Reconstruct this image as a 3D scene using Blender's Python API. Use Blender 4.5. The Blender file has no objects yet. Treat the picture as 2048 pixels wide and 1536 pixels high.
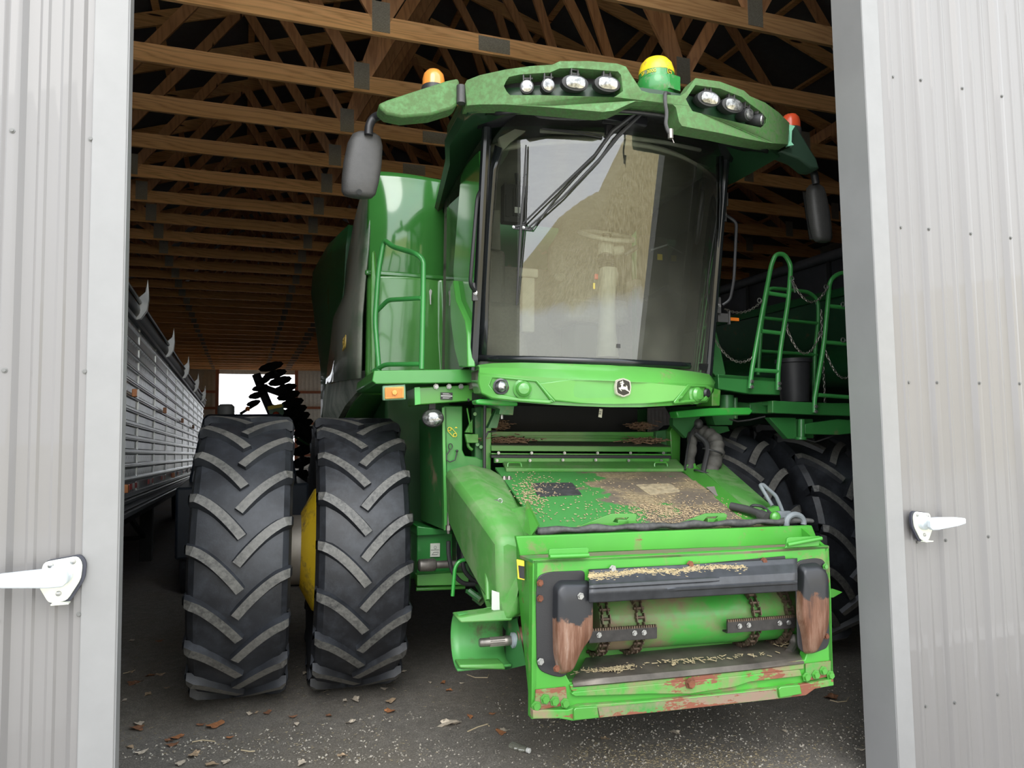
import bpy, bmesh, math, random
from mathutils import Vector, Matrix, Euler
random.seed(7)
PI = math.pi
scene = bpy.context.scene
COL = scene.collection

# ------------------------------------------------------------------ camera
F = 1480.0; CX, CY = 1024.0, 768.0; EYE = Vector((0, 0, 1.7))
AX = Vector((0.9399169, -0.34106606, -0.01517125))     # camera right
AY = Vector((-0.00899332, -0.06915752, 0.99756522))    # camera up
AZ = Vector((-0.34128484, -0.93749196, -0.06806963))   # camera back
cam_data = bpy.data.cameras.new('camera')
cam = bpy.data.objects.new('camera', cam_data)
COL.objects.link(cam)
M = Matrix((AX, AY, AZ)).transposed().to_4x4(); M.translation = EYE
cam.matrix_world = M
cam_data.sensor_width = 36; cam_data.lens = 36 * F / 2048
cam_data.clip_start = 0.05; cam_data.clip_end = 500
scene.camera = cam

def ray(px, py):
    return AX * (px - CX) - AY * (py - CY) - AZ * F
def W(px, py, **k):                      # a point of the photograph on a world plane
    d = ray(px, py)
    i, v = (0, k['x']) if 'x' in k else (1, k['y']) if 'y' in k else (2, k['z'])
    return EYE + d * ((v - EYE[i]) / d[i])
# combine frame: x to the picture's right, y into the shed, z up
RC = Matrix.Rotation(math.radians(-2.6), 4, 'Z') @ Matrix.Rotation(math.radians(1.35), 4, 'Y')
MC = Matrix.Translation((2.13, 5.3, -0.03)) @ RC
MCI = MC.inverted()
def L(px, py, **k):                      # the same in the combine's own frame
    a = MCI @ EYE; d = (MCI @ (EYE + ray(px, py))) - a
    i, v = (0, k['x']) if 'x' in k else (1, k['y']) if 'y' in k else (2, k['z'])
    return a + d * ((v - a[i]) / d[i])
def LS(px, py, f, y0=-1.3):              # on a curved sheet y = f(x, z)
    y = y0
    for _ in range(14):
        p = L(px, py, y=y); y = f(p.x, p.z)
    return L(px, py, y=y)

# ------------------------------------------------------------------ materials
def nmat(name):
    m = bpy.data.materials.new(name); m.use_nodes = True
    nt = m.node_tree; b = nt.nodes['Principled BSDF']
    return m, nt, b
def coord(nt, scale=(1, 1, 1), kind='Object'):
    tc = nt.nodes.new('ShaderNodeTexCoord'); mp = nt.nodes.new('ShaderNodeMapping')
    mp.inputs['Scale'].default_value = scale
    nt.links.new(tc.outputs[kind], mp.inputs['Vector']); return mp.outputs[0]
def noise(nt, vec, scale=5, detail=6, rough=.6):
    n = nt.nodes.new('ShaderNodeTexNoise'); n.inputs['Scale'].default_value = scale
    n.inputs['Detail'].default_value = detail; n.inputs['Roughness'].default_value = rough
    nt.links.new(vec, n.inputs['Vector']); return n.outputs['Fac']
def ramp(nt, fac, stops):
    r = nt.nodes.new('ShaderNodeValToRGB'); e = r.color_ramp.elements
    while len(e) < len(stops): e.new(0.5)
    for q, (p, c) in zip(e, stops):
        q.position = p; q.color = (*c, 1) if isinstance(c, tuple) else (c, c, c, 1)
    nt.links.new(fac, r.inputs[0]); return r.outputs[0]
def mix(nt, fac, a, b):
    m = nt.nodes.new('ShaderNodeMix'); m.data_type = 'RGBA'
    for sock, v in ((m.inputs[0], fac), (m.inputs[6], a), (m.inputs[7], b)):
        if isinstance(v, (int, float)): sock.default_value = v
        elif isinstance(v, tuple): sock.default_value = (*v, 1)
        else: nt.links.new(v, sock)
    return m.outputs[2]
def bump(nt, b, h, strength=.3, dist=.01):
    n = nt.nodes.new('ShaderNodeBump'); n.inputs['Strength'].default_value = strength
    n.inputs['Distance'].default_value = dist
    nt.links.new(h, n.inputs['Height']); nt.links.new(n.outputs[0], b.inputs['Normal'])
def plain(name, c, rough=.5, metal=0, var=.12, vs=9, bmp=0):
    m, nt, b = nmat(name); v = coord(nt); n = noise(nt, v, vs)
    lo = tuple(x * (1 - var) for x in c); hi = tuple(min(1, x * (1 + var)) for x in c)
    nt.links.new(ramp(nt, n, [(.3, lo), (.7, hi)]), b.inputs['Base Color'])
    b.inputs['Roughness'].default_value = rough; b.inputs['Metallic'].default_value = metal
    if bmp: bump(nt, b, noise(nt, v, 180, 3), bmp, .002)
    return m
def paint(name, c, rough=.32, dirt=(.19, .14, .08), amount=.0, ds=3.0, rust=0.0, coat=.4, rs=7, streak=1):
    """gloss paint with patches of dried dust and rubbed rusty spots"""
    m, nt, b = nmat(name); v = coord(nt)
    n1 = noise(nt, v, 1.5, 4)
    base = ramp(nt, n1, [(.35, tuple(x * .88 for x in c)), (.65, tuple(x * 1.08 for x in c))])
    r_out = None
    if amount > 0:
        vv = coord(nt, (1, 1, streak))
        n2 = noise(nt, vv, ds, 9, .72)
        mk = ramp(nt, n2, [(.62 - amount * .32, 0.0), (.72 - amount * .2, 1.0)])
        base = mix(nt, mk, base, dirt)
        r_out = ramp(nt, mk, [(0, rough), (1, .9)])
    if rust > 0:
        n3 = noise(nt, coord(nt, (.5, 1, 1.6)), rs, 8, .7)
        mk3 = ramp(nt, n3, [(.72 - rust * .22, 0.0), (.735 - rust * .22, 1.0)])
        base = mix(nt, mk3, base, (.17, .055, .03))
    nt.links.new(base, b.inputs['Base Color'])
    b.inputs['Roughness'].default_value = rough
    if r_out: nt.links.new(r_out, b.inputs['Roughness'])
    b.inputs['Coat Weight'].default_value = coat; b.inputs['Coat Roughness'].default_value = .08
    return m

G = (.056, .24, .032)
GREEN = paint('green_paint', G, .35, amount=.10, ds=2.2)
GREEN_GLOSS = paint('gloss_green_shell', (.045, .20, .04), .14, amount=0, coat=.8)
GREEN_DUST = paint('dusty_green_paint', (.075, .25, .05), .42, dirt=(.15, .24, .10), amount=.5, ds=2.0, coat=.1)
GREEN_ROOF = paint('weathered_green_roof', (.060, .185, .045), .45, dirt=(.075, .135, .05), amount=.8, ds=34, coat=.0)
GREEN_RUST = paint('scraped_green_paint', (.048, .275, .026), .45, amount=.2, ds=4, rust=.42, coat=.05)
GREEN_WORN = paint('worn_rusty_green_paint', (.05, .26, .03), .5, dirt=(.2, .15, .09), amount=.5, ds=3.2, rust=.75, coat=.05)
GREEN_DARK = paint('plain_green_panel', (.028, .13, .035), .45, amount=.1, coat=.1)
GREEN_CART = paint('dark_green_tank_paint', (.02, .10, .042), .45, amount=.1, coat=.2)
YEL = paint('yellow_paint', (.75, .52, .02), .4, dirt=(.25, .17, .05), amount=.35, ds=6, coat=.2)
YELCAP = paint('yellow_dome_plastic', (.8, .6, .02), .4, dirt=(.3, .2, .05), amount=.28, ds=25, coat=.2)
BLACK = plain('black_plastic', (.013, .013, .015), .45, bmp=.25)
BLACKG = plain('black_gloss_trim', (.01, .012, .013), .15)
DARK = plain('dark_recess', (.01, .011, .011), .7)  # near-black: paints shade into cavities and holes, also used on dark parts
RUBHOSE = plain('rubber_hose', (.025, .025, .026), .5)
GREYP = plain('grey_mirror_plastic', (.042, .041, .040), .5, bmp=.5, vs=30)
STEEL = plain('zinc_steel', (.36, .36, .35), .35, .85)
STEELW = plain('worn_steel', (.24, .22, .2), .42, .8, .35, 14)
CHAINM = plain('brown_oiled_chain', (.12, .085, .06), .5, .6, .4, 40)
SILVER = plain('pale_grey_coated_steel', (.33, .36, .36), .42, .2)
RUSTM = plain('rust', (.13, .045, .022), .85, .1, .5, 18)
WHITE = plain('white_decal', (.5, .5, .48), .5, var=.04)
YDEC = plain('yellow_decal', (.85, .6, .03), .5, var=.05)
BDEC = plain('black_decal', (.015, .015, .015), .4)
RDEC = plain('red_decal', (.5, .03, .02), .4)
ODEC = plain('orange_decal', (.8, .2, .02), .4)
CREAM = plain('cream_metal_emblem', (.58, .56, .44), .4, var=.03)
BEIGE = plain('beige_cab_trim', (.28, .27, .215), .7)
BEIGED = plain('grey_beige_upholstery', (.16, .155, .125), .9, vs=60)
AMBER, nt, b = nmat('amber_lens')
b.inputs['Base Color'].default_value = (.75, .27, .05, 1); b.inputs['Roughness'].default_value = .2
b.inputs['Transmission Weight'].default_value = .0; b.inputs['Coat Weight'].default_value = .5
INDL = plain('amber_indicator', (.8, .34, .07), .3)
REDL = plain('red_orange_lens', (.55, .07, .025), .25)
LENS, nt, b = nmat('ribbed_lamp_lens')
nz = noise(nt, coord(nt, (1, 1, 1)), 45, 4)
nt.links.new(ramp(nt, nz, [(.35, (.08, .083, .083)), (.5, (.26, .265, .26)), (.68, (.55, .55, .53))]), b.inputs['Base Color'])
b.inputs['Metallic'].default_value = .75; b.inputs['Roughness'].default_value = .22
b.inputs['Coat Weight'].default_value = 1; b.inputs['Coat Roughness'].default_value = .03
bump(nt, b, nz, .25, .004)
MIRR, nt, b = nmat('mirror_glass')
b.inputs['Metallic'].default_value = 1; b.inputs['Roughness'].default_value = .03
b.inputs['Base Color'].default_value = (.8, .8, .8, 1)

def rubber(name, c, hi, sc, lo_p=.45, hi_p=.7):
    m, nt, b = nmat(name); v = coord(nt)
    n = noise(nt, v, sc, 9, .7); n2 = noise(nt, v, 2.2, 3)
    a = ramp(nt, n, [(lo_p, c), (hi_p, hi)])
    a = mix(nt, ramp(nt, n2, [(.45, 0.0), (.75, .5)]), a, tuple(x * 1.5 for x in hi))
    nt.links.new(a, b.inputs['Base Color']); b.inputs['Roughness'].default_value = .52
    b.inputs['Specular IOR Level'].default_value = .6
    bump(nt, b, noise(nt, v, 90, 4), .15, .003); return m
TYRE = rubber('tyre_rubber', (.010, .011, .014), (.034, .038, .046), 9)
LUGTOP = rubber('dusty_lug_face', (.04, .04, .038), (.17, .165, .15), 40, .35, .7)

def glassmat(name, tint, dust, gloss_mult=1.0, dustz=None):
    m = bpy.data.materials.new(name); m.use_nodes = True; nt = m.node_tree
    nt.nodes.remove(nt.nodes['Principled BSDF']); out = nt.nodes['Material Output']
    tr = nt.nodes.new('ShaderNodeBsdfTransparent'); tr.inputs[0].default_value = (*tint, 1)
    gl = nt.nodes.new('ShaderNodeBsdfGlossy'); gl.inputs['Roughness'].default_value = .015
    di = nt.nodes.new('ShaderNodeBsdfDiffuse'); di.inputs[0].default_value = (.42, .42, .34, 1)
    fr = nt.nodes.new('ShaderNodeFresnel'); fr.inputs[0].default_value = 1.55
    mu = nt.nodes.new('ShaderNodeMath'); mu.operation = 'MULTIPLY_ADD'; mu.use_clamp = True
    mu.inputs[1].default_value = gloss_mult; mu.inputs[2].default_value = .03
    nt.links.new(fr.outputs[0], mu.inputs[0])
    m1 = nt.nodes.new('ShaderNodeMixShader'); nt.links.new(mu.outputs[0], m1.inputs[0])
    nt.links.new(tr.outputs[0], m1.inputs[1]); nt.links.new(gl.outputs[0], m1.inputs[2])
    v = coord(nt); n = noise(nt, v, 3, 6, .7); n = ramp(nt, n, [(.3, .5), (.75, 1.0)])
    d = nt.nodes.new('ShaderNodeMath'); d.operation = 'MULTIPLY'; d.inputs[1].default_value = dust
    nt.links.new(n, d.inputs[0]); fac = d.outputs[0]
    if dustz:                                            # a film of field dust, thickest along the bottom of the pane
        sp = nt.nodes.new('ShaderNodeSeparateXYZ'); nt.links.new(v, sp.inputs[0])
        mr = nt.nodes.new('ShaderNodeMapRange'); mr.inputs[1].default_value = dustz[0]; mr.inputs[2].default_value = dustz[1]
        mr.inputs[3].default_value = 1; mr.inputs[4].default_value = .14
        mr.interpolation_type = 'SMOOTHSTEP'
        nt.links.new(sp.outputs[2], mr.inputs[0])
        e = nt.nodes.new('ShaderNodeMath'); e.operation = 'MULTIPLY'
        nt.links.new(fac, e.inputs[0]); nt.links.new(mr.outputs[0], e.inputs[1]); fac = e.outputs[0]
    m2 = nt.nodes.new('ShaderNodeMixShader'); nt.links.new(fac, m2.inputs[0])
    nt.links.new(m1.outputs[0], m2.inputs[1]); nt.links.new(di.outputs[0], m2.inputs[2])
    nt.links.new(m2.outputs[0], out.inputs[0]); return m
GLASS = glassmat('dusty_windshield_glass', (.86, .91, .86), .20, 2.3, (2.15, 2.95))
SGLASS = glassmat('side_window_glass', (.72, .80, .74), .10)
BOTTLE = glassmat('clear_bottle_plastic', (.92, .94, .94), .5, 2.5)

# ------------------------------------------------------------------ mesh helpers
def V(*a): return Vector(a if len(a) > 1 else a[0])
class MB:
    def __init__(s): s.bm = bmesh.new()
    def _mi(s, faces, mi):
        for f in faces: f.material_index = mi
    def hexa(s, p, mi=0):                # 8 corners: bottom 4 then top 4
        v = [s.bm.verts.new(q) for q in p]
        s._mi([s.bm.faces.new([v[i] for i in q]) for q in ((3,2,1,0),(4,5,6,7),(0,1,5,4),(1,2,6,5),(2,3,7,6),(3,0,4,7))], mi); return s
    def box(s, a, b, mi=0):
        x0,y0,z0 = (min(a[i], b[i]) for i in range(3)); x1,y1,z1 = (max(a[i], b[i]) for i in range(3))
        return s.hexa([(x0,y0,z0),(x1,y0,z0),(x1,y1,z0),(x0,y1,z0),(x0,y0,z1),(x1,y0,z1),(x1,y1,z1),(x0,y1,z1)], mi)
    def beam(s, p, q, w, h, up=(0,0,1), mi=0):
        p, q = V(p), V(q); d = (q-p).normalized(); u = V(up)
        r = d.cross(u); r = r.normalized() if r.length > 1e-6 else V(1,0,0); u = r.cross(d)
        c = [(-1,-1),(1,-1),(1,1),(-1,1)]
        return s.hexa([p + r*(w/2*a) + u*(h/2*b) for a,b in c] + [q + r*(w/2*a) + u*(h/2*b) for a,b in c], mi)
    def slab(s, loops, d, mi=0, mb=None):
        """a plate: outline and holes as lists of 3D points, thickness vector d"""
        if not isinstance(loops[0][0], (Vector, tuple, list)): loops = [loops]
        bm = s.bm; d = V(d); mb = mi if mb is None else mb
        fr = [[bm.verts.new(p) for p in lp] for lp in loops]
        if len(loops) == 1:
            ff = [bm.faces.new(fr[0])]
        else:
            es = [bm.edges.new((lp[i], lp[(i+1) % len(lp)])) for lp in fr for i in range(len(lp))]
            r = bmesh.ops.triangle_fill(bm, use_beauty=True, use_dissolve=False, edges=es)
            ff = [g for g in r['geom'] if isinstance(g, bmesh.types.BMFace)]
        s._mi(ff, mi); mp = {}
        for lp in fr:
            for v in lp: mp[v] = bm.verts.new(v.co + d)
        for f in ff:
            g = bm.faces.new([mp[v] for v in reversed(f.verts)]); g.material_index = mb
        for lp in fr:
            for i in range(len(lp)):
                a, b = lp[i], lp[(i+1) % len(lp)]
                try: g = bm.faces.new([a, b, mp[b], mp[a]]); g.material_index = mb
                except ValueError: pass
        return s
    def loft(s, rings, closed=True, cap=True, mi=0):
        bm = s.bm; R = [[bm.verts.new(p) for p in r] for r in rings]; n = len(R[0])
        fs = []
        for a, b in zip(R, R[1:]):
            for i in range(n if closed else n-1):
                j = (i+1) % n
                try: fs.append(bm.faces.new([a[i], a[j], b[j], b[i]]))
                except ValueError: pass
        if cap and closed:
            for r in (R[0], R[-1]):
                try: fs.append(bm.faces.new(r))
                except ValueError: pass
        s._mi(fs, mi); return s
    def tube(s, pts, r, seg=10, mi=0, closed=False, cap=True):
        pts = [V(p) for p in pts]; n = len(pts); rings = []
        t0 = (pts[1]-pts[0]).normalized(); u = t0.orthogonal().normalized()
        for i in range(n):
            if closed: t = (pts[(i+1)%n]-pts[i-1]).normalized()
            else: t = (pts[min(i+1,n-1)]-pts[max(i-1,0)]).normalized()
            u = (u - t*u.dot(t)).normalized(); w = t.cross(u)
            rr = r[i] if isinstance(r, (list, tuple)) else r
            rings.append([pts[i] + (u*math.cos(2*PI*k/seg) + w*math.sin(2*PI*k/seg))*rr for k in range(seg)])
        if closed: rings.append(rings[0])
        return s.loft(rings, True, cap and not closed, mi)
    def lathe(s, prof, o, axis=(1,0,0), seg=32, mi=0, cap=True):
        """prof: (radius, height along axis)"""
        o, ax = V(o), V(axis).normalized(); u = ax.orthogonal().normalized(); w = ax.cross(u)
        rings = [[o + ax*h + (u*math.cos(2*PI*k/seg) + w*math.sin(2*PI*k/seg))*max(r, 1e-4) for k in range(seg)] for r, h in prof]
        return s.loft(rings, True, cap, mi)
    def cyl(s, p, q, r, seg=16, mi=0):
        p, q = V(p), V(q); return s.lathe([(r, 0), (r, (q-p).length)], p, q-p, seg, mi)
    def ell(s, c, rad, mi=0, seg=20, rot=None):
        m = Matrix.Translation(c) @ (rot or Matrix()) @ Matrix.Diagonal((*rad, 1))
        r = bmesh.ops.create_uvsphere(s.bm, u_segments=seg, v_segments=seg//2, radius=1, matrix=m)
        s._mi({f for v in r['verts'] for f in v.link_faces}, mi); return s
    def bolt(s, p, n=(0,-1,0), r=.012, h=.01, mi=0):
        return s.lathe([(r*1.35, 0), (r*1.35, h*.25), (r, h*.25), (r*.9, h)], p, n, 6, mi)
    def grid(s, f, nu, nv, mi=0):
        P = [[s.bm.verts.new(f(i/nu, j/nv)) for i in range(nu+1)] for j in range(nv+1)]
        s._mi([s.bm.faces.new([P[j][i], P[j][i+1], P[j+1][i+1], P[j+1][i]]) for j in range(nv) for i in range(nu)], mi); return s
    def build(s, name, mats, parent=None, ang=.6, bevel=0, label=None, solid=0, recalc=True):
        bm = s.bm
        if recalc: bmesh.ops.recalc_face_normals(bm, faces=bm.faces)
        me = bpy.data.meshes.new(name); bm.to_mesh(me); bm.free()
        for m in (mats if isinstance(mats, (list, tuple)) else [mats]): me.materials.append(m)
        for p in me.polygons: p.use_smooth = True
        me.set_sharp_from_angle(angle=ang)
        o = bpy.data.objects.new(name, me); COL.objects.link(o)
        if parent: o.parent = parent
        if solid:
            md = o.modifiers.new('solid', 'SOLIDIFY'); md.thickness = solid; md.offset = 0
        if bevel:
            md = o.modifiers.new('bevel', 'BEVEL'); md.width = bevel; md.segments = 2; md.limit_method = 'ANGLE'; md.angle_limit = .6
        if label: o['label'] = label
        return o
def rnd(pts, r, n=5, closed=False):
    """round the corners of a path"""
    pts = [V(p) for p in pts]; out = []; N = len(pts)
    for i, p in enumerate(pts):
        if not closed and i in (0, N-1): out.append(p); continue
        a, b = pts[i-1], pts[(i+1) % N]; da, db = (a-p), (b-p)
        q = min(r, da.length*.48, db.length*.48)
        A, B = p + da.normalized()*q, p + db.normalized()*q
        for k in range(n+1):
            t = k/n; out.append(A*(1-t)**2 + p*2*t*(1-t) + B*t*t)
    return out
def dens(pts, step, closed=True):
    out = []; N = len(pts)
    for i in range(N if closed else N-1):
        a, b = V(pts[i]), V(pts[(i+1) % N]); k = max(1, int((b-a).length/step))
        out += [a + (b-a)*j/k for j in range(k)]
    if not closed: out.append(V(pts[-1]))
    return out
def thing(name, label, cat, loc=(0,0,0), group=None, mat=None):
    o = bpy.data.objects.new(name, None); COL.objects.link(o); o.empty_display_size = .2
    if mat: o.matrix_world = mat
    else: o.location = loc
    o['label'] = label; o['category'] = cat
    if group: o['group'] = group
    return o
def tag(o, label, cat, group=None, kind=None):
    o['label'] = label; o['category'] = cat
    if group: o['group'] = group
    if kind: o['kind'] = kind
    return o
def struct(o): o['kind'] = 'structure'; return o
def text(name, s, size, mat, M4, parent=None, extrude=.0015, align='CENTER', sx=1, shear=0):
    c = bpy.data.curves.new(name, 'FONT'); c.body = s; c.size = size; c.extrude = extrude
    c.align_x = align; c.align_y = 'CENTER'; c.shear = shear
    t = bpy.data.objects.new(name, c)
    me = bpy.data.meshes.new_from_object(t); bpy.data.objects.remove(t)
    me.materials.append(mat); me.transform(M4 @ Matrix.Diagonal((sx, 1, 1, 1)))
    o = bpy.data.objects.new(name, me); COL.objects.link(o)
    if parent: o.parent = parent
    return o
def frontM(p, yaw=0, pitch=0, roll=0):   # text facing -y at p
    return Matrix.Translation(p) @ Matrix.Rotation(yaw, 4, 'Z') @ Matrix.Rotation(PI/2 + pitch, 4, 'X') @ Matrix.Rotation(roll, 4, 'Z')
def copy_tree(o, parent=None):
    c = o.copy(); COL.objects.link(c); c.parent = parent
    for ch in [x for x in bpy.data.objects if x.parent == o]: copy_tree(ch, c)
    return c
def fz(x, y=0):                          # the ground falls gently to the picture's right
    return -.03 - .0236 * (max(-2.5, min(5.5, x)) - 2.13) + .015
# ================================================================== SETTING
# ---- wood, metal sheet, gravel
def woodmat(name, sc, c1=(.80, .46, .21), c2=(.56, .29, .12)):
    m, nt, b = nmat(name); v = coord(nt, sc)
    n = noise(nt, v, 3.0, 8, .65); oi = nt.nodes.new('ShaderNodeObjectInfo')
    w = nt.nodes.new('ShaderNodeTexWave'); w.wave_type = 'BANDS'; w.bands_direction = 'DIAGONAL'
    w.inputs['Scale'].default_value = 1.3; w.inputs['Distortion'].default_value = 14; w.inputs['Detail'].default_value = 3
    nt.links.new(v, w.inputs['Vector'])
    a = ramp(nt, w.outputs['Fac'], [(.1, c1), (.85, tuple(x*.86 for x in c1)), (1, c2)])
    a = mix(nt, ramp(nt, n, [(.35, 0.0), (.75, .6)]), a, c2)
    vo = nt.nodes.new('ShaderNodeTexVoronoi'); vo.inputs['Scale'].default_value = 1.0
    v2 = coord(nt, tuple(x*1.4 if x < 3 else 5.5 for x in sc)); nt.links.new(v2, vo.inputs['Vector'])
    a = mix(nt, ramp(nt, vo.outputs['Distance'], [(.07, 1.0), (.11, 0.0)]), a, (.05, .02, .01))   # knots
    hv = nt.nodes.new('ShaderNodeHueSaturation'); nt.links.new(a, hv.inputs['Color'])
    r = nt.nodes.new('ShaderNodeMapRange'); r.inputs[3].default_value = .75; r.inputs[4].default_value = 1.25
    nt.links.new(oi.outputs['Random'], r.inputs[0]); nt.links.new(r.outputs[0], hv.inputs['Value'])
    nt.links.new(hv.outputs[0], b.inputs['Base Color']); b.inputs['Roughness'].default_value = .7
    return m
WOODX = woodmat('pine_lumber_long', (.6, 9, 9))  # chord tone lightened, front light put into the colour
WOODZ = woodmat('pine_lumber_brace', (5, 9, .7), (.60, .31, .15), (.42, .20, .095))  # same pine toned darker, shade of the braces put into the colour
PLATE, nt, b = nmat('galvanised_tooth_plate')
v = coord(nt); br = nt.nodes.new('ShaderNodeTexBrick'); br.inputs['Scale'].default_value = 42
br.inputs['Color1'].default_value = (.50, .47, .40, 1); br.inputs['Color2'].default_value = (.38, .35, .30, 1); br.inputs['Mortar'].default_value = (.12, .11, .09, 1)
br.inputs['Mortar Size'].default_value = .03
mp = nt.nodes.new('ShaderNodeMapping'); mp.inputs['Rotation'].default_value = (PI/2, 0, 0); nt.links.new(v, mp.inputs[0]); nt.links.new(mp.outputs[0], br.inputs[0])
nt.links.new(br.outputs[0], b.inputs['Base Color']); b.inputs['Metallic'].default_value = .4; b.inputs['Roughness'].default_value = .5
ROOFM = plain('dark_roof_sheet', (.10, .10, .11), .6)
SHEETIN = plain('inner_wall_sheet', (.5, .48, .42), .6)
POSTM = woodmat('painted_post', (6, 6, .8), (.34, .12, .06), (.25, .09, .05))

DOORM, nt, b = nmat('taupe_door_sheet')
v = coord(nt, (16, 4, .55)); n = noise(nt, v, 2.4, 7, .62)
scr = ramp(nt, n, [(.735, 0.0), (.75, 1.0)])
base = ramp(nt, noise(nt, coord(nt, (1, 1, .3)), 1.3, 3), [(.3, (.148, .142, .138)), (.7, (.168, .161, .157))])
nt.links.new(mix(nt, scr, base, (.82, .82, .8)), b.inputs['Base Color'])
b.inputs['Roughness'].default_value = .38; b.inputs['Coat Weight'].default_value = .25
TRIMM = plain('pale_door_trim', (.205, .204, .202), .36, var=.04)
TRIMS = plain('grey_door_edge', (.19, .19, .19), .4, var=.06, vs=3)

GRAV, nt, b = nmat('crushed_gravel')
v = coord(nt); big = noise(nt, v, .7, 5, .6); mid = noise(nt, v, 14, 8, .75); fine = noise(nt, v, 120, 5, .8)
vo = nt.nodes.new('ShaderNodeTexVoronoi'); vo.inputs['Scale'].default_value = 75; nt.links.new(v, vo.inputs['Vector'])
vo2 = nt.nodes.new('ShaderNodeTexVoronoi'); vo2.inputs['Scale'].default_value = 34; nt.links.new(v, vo2.inputs['Vector'])
a = ramp(nt, fine, [(.32, (.10, .09, .078)), (.5, (.24, .218, .187)), (.68, (.46, .42, .36))])
a = mix(nt, ramp(nt, vo.outputs['Distance'], [(.10, 1.0), (.2, 0.0)]), a, (.42, .40, .36))
a = mix(nt, ramp(nt, mid, [(.4, .45), (.62, 0.0)]), a, (.11, .098, .085))
sp2 = ramp(nt, vo2.outputs['Distance'], [(.06, .8), (.11, 0.0)])
a = mix(nt, sp2, a, (.36, .31, .22))
a = mix(nt, ramp(nt, big, [(.45, 0.0), (.7, .35)]), a, (.19, .145, .08))
nt.links.new(a, b.inputs['Base Color']); b.inputs['Roughness'].default_value = .85
bump(nt, b, fine, .9, .012)

# ---- ground inside and in front of the shed
g = MB(); nx, ny = 90, 60
def gp(u, v):
    x = -6.5 + 19.5*u; y = .6 + 43.5*(v**1.6)
    return V(x, y, fz(x) - .13*max(0, min(1, (2.95-y)/.15))*max(0, min(1, (x-2.85)/.4)) + .008*math.sin(x*3.1+y*1.7)*math.cos(y*2.3))
g.grid(gp, nx, ny); floor = struct(g.build('floor', GRAV))
# field beyond the yard, behind the photographer (seen in the windshield)
FIELD, nt, b = nmat('dry_stubble_field'); v = coord(nt, (1, 1, 1))
n = noise(nt, coord(nt, (1.6, .22, 1)), 2.5, 9, .75)
c = ramp(nt, n, [(.3, (.18, .13, .05)), (.5, (.50, .39, .17)), (.66, (.92, .80, .50))])
gv = ramp(nt, noise(nt, v, 30, 5, .8), [(.35, (.52, .50, .45)), (.65, (.80, .78, .73))])  # unseen yard gravel kept extra pale to bounce light up to the trusses
spx = nt.nodes.new('ShaderNodeSeparateXYZ'); nt.links.new(v, spx.inputs[0])
ad = nt.nodes.new('ShaderNodeMath'); ad.operation = 'MULTIPLY_ADD'; ad.inputs[1].default_value = 2.2
nt.links.new(noise(nt, v, .6, 5), ad.inputs[0]); nt.links.new(spx.outputs[1], ad.inputs[2])
mr = nt.nodes.new('ShaderNodeMapRange'); mr.inputs[1].default_value = -10.5; mr.inputs[2].default_value = -8.5
nt.links.new(ad.outputs[0], mr.inputs[0])
nt.links.new(mix(nt, mr.outputs[0], c, gv), b.inputs['Base Color']); b.inputs['Roughness'].default_value = .9
g = MB(); g.grid(lambda u, v: V(-70+140*u, .62-90*v, -.10 + (v**1.5)*1.5 + .05*math.sin(u*90)*min(1, v*20) + .20*max(0, -70+140*u+3 + 12*v)*min(1, max(0, v-.10)*3)), 120, 60)
struct(g.build('ground', FIELD))
g = MB(); g.grid(lambda u, v: V(-70+63.5*u, .6+50*v, .0), 8, 8); struct(g.build('ground', FIELD))
g = MB(); g.grid(lambda u, v: V(13+57*u, .6+50*v, -.14), 8, 8); struct(g.build('ground', FIELD))
g = MB(); g.grid(lambda u, v: V(-70+140*u, 44+60*v, -.05 - .06*(u > .5)), 20, 8); struct(g.build('ground', FIELD))

# ---- shed shell
RX, EAVE, PITCH = 2.87, 9.17, 1/3
CH = 5.50                                               # underside of the bottom chords
def rz(x): return CH + .14 + (EAVE - abs(x-RX))*PITCH
def corr(x, pitch=.23, h=.02):                          # ribbed sheet profile
    t = (x/pitch) % 1; d = abs(t-.5)*pitch
    return h*max(0, min(1, (.035-d)/.018))
def ribwall(name, a, b, z0, z1, mat, step=.0575, n=(0,-1)):
    a, b = V(*a, 0), V(*b, 0); Ln = (b-a).length; d = (b-a)/Ln; N = V(n[0], n[1], 0); k = int(Ln/step)
    m = MB(); z1f = z1 if callable(z1) else (lambda p: z1)
    P = [a + d*(Ln*i/k) for i in range(k+1)]
    m.loft([[V(*(p + N*corr(Ln*i/k)).xy, z) for i, p in enumerate(P)] for z in (z0,)] + [[V(*(p + N*corr(Ln*i/k)).xy, z1f(p)) for i, p in enumerate(P)]], False)
    return struct(m.build(name, mat, solid=.02, ang=.3))
ribwall('wall_left', (-6.3, 3.0), (-6.3, 44), -.3, 5.78, SHEETIN, n=(1, 0))
ribwall('wall_right', (12.04, 3.0), (12.04, 38), -.5, 5.78, SHEETIN, n=(-1, 0))
ribwall('wall_back', (-6.3, 44), (-1.3, 44), -.3, lambda p: rz(p.x), SHEETIN)
ribwall('wall_right', (12.04, 41), (12.04, 44), -.5, 5.78, SHEETIN, n=(-1, 0))  # gap before this piece is an added unseen opening lighting the far end
ribwall('wall_back', (2.8, 44), (12.04, 44), -.4, lambda p: rz(p.x), SHEETIN)
ribwall('wall_back', (-1.3, 44), (2.8, 44), 5.3, lambda p: rz(p.x), SHEETIN)
ribwall('wall_front', (-6.3, 3.03), (-3.4, 3.03), -.3, lambda p: rz(p.x), DOORM)
ribwall('wall_front', (6.2, 3.03), (12.04, 3.03), -.4, lambda p: rz(p.x), DOORM)
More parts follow.
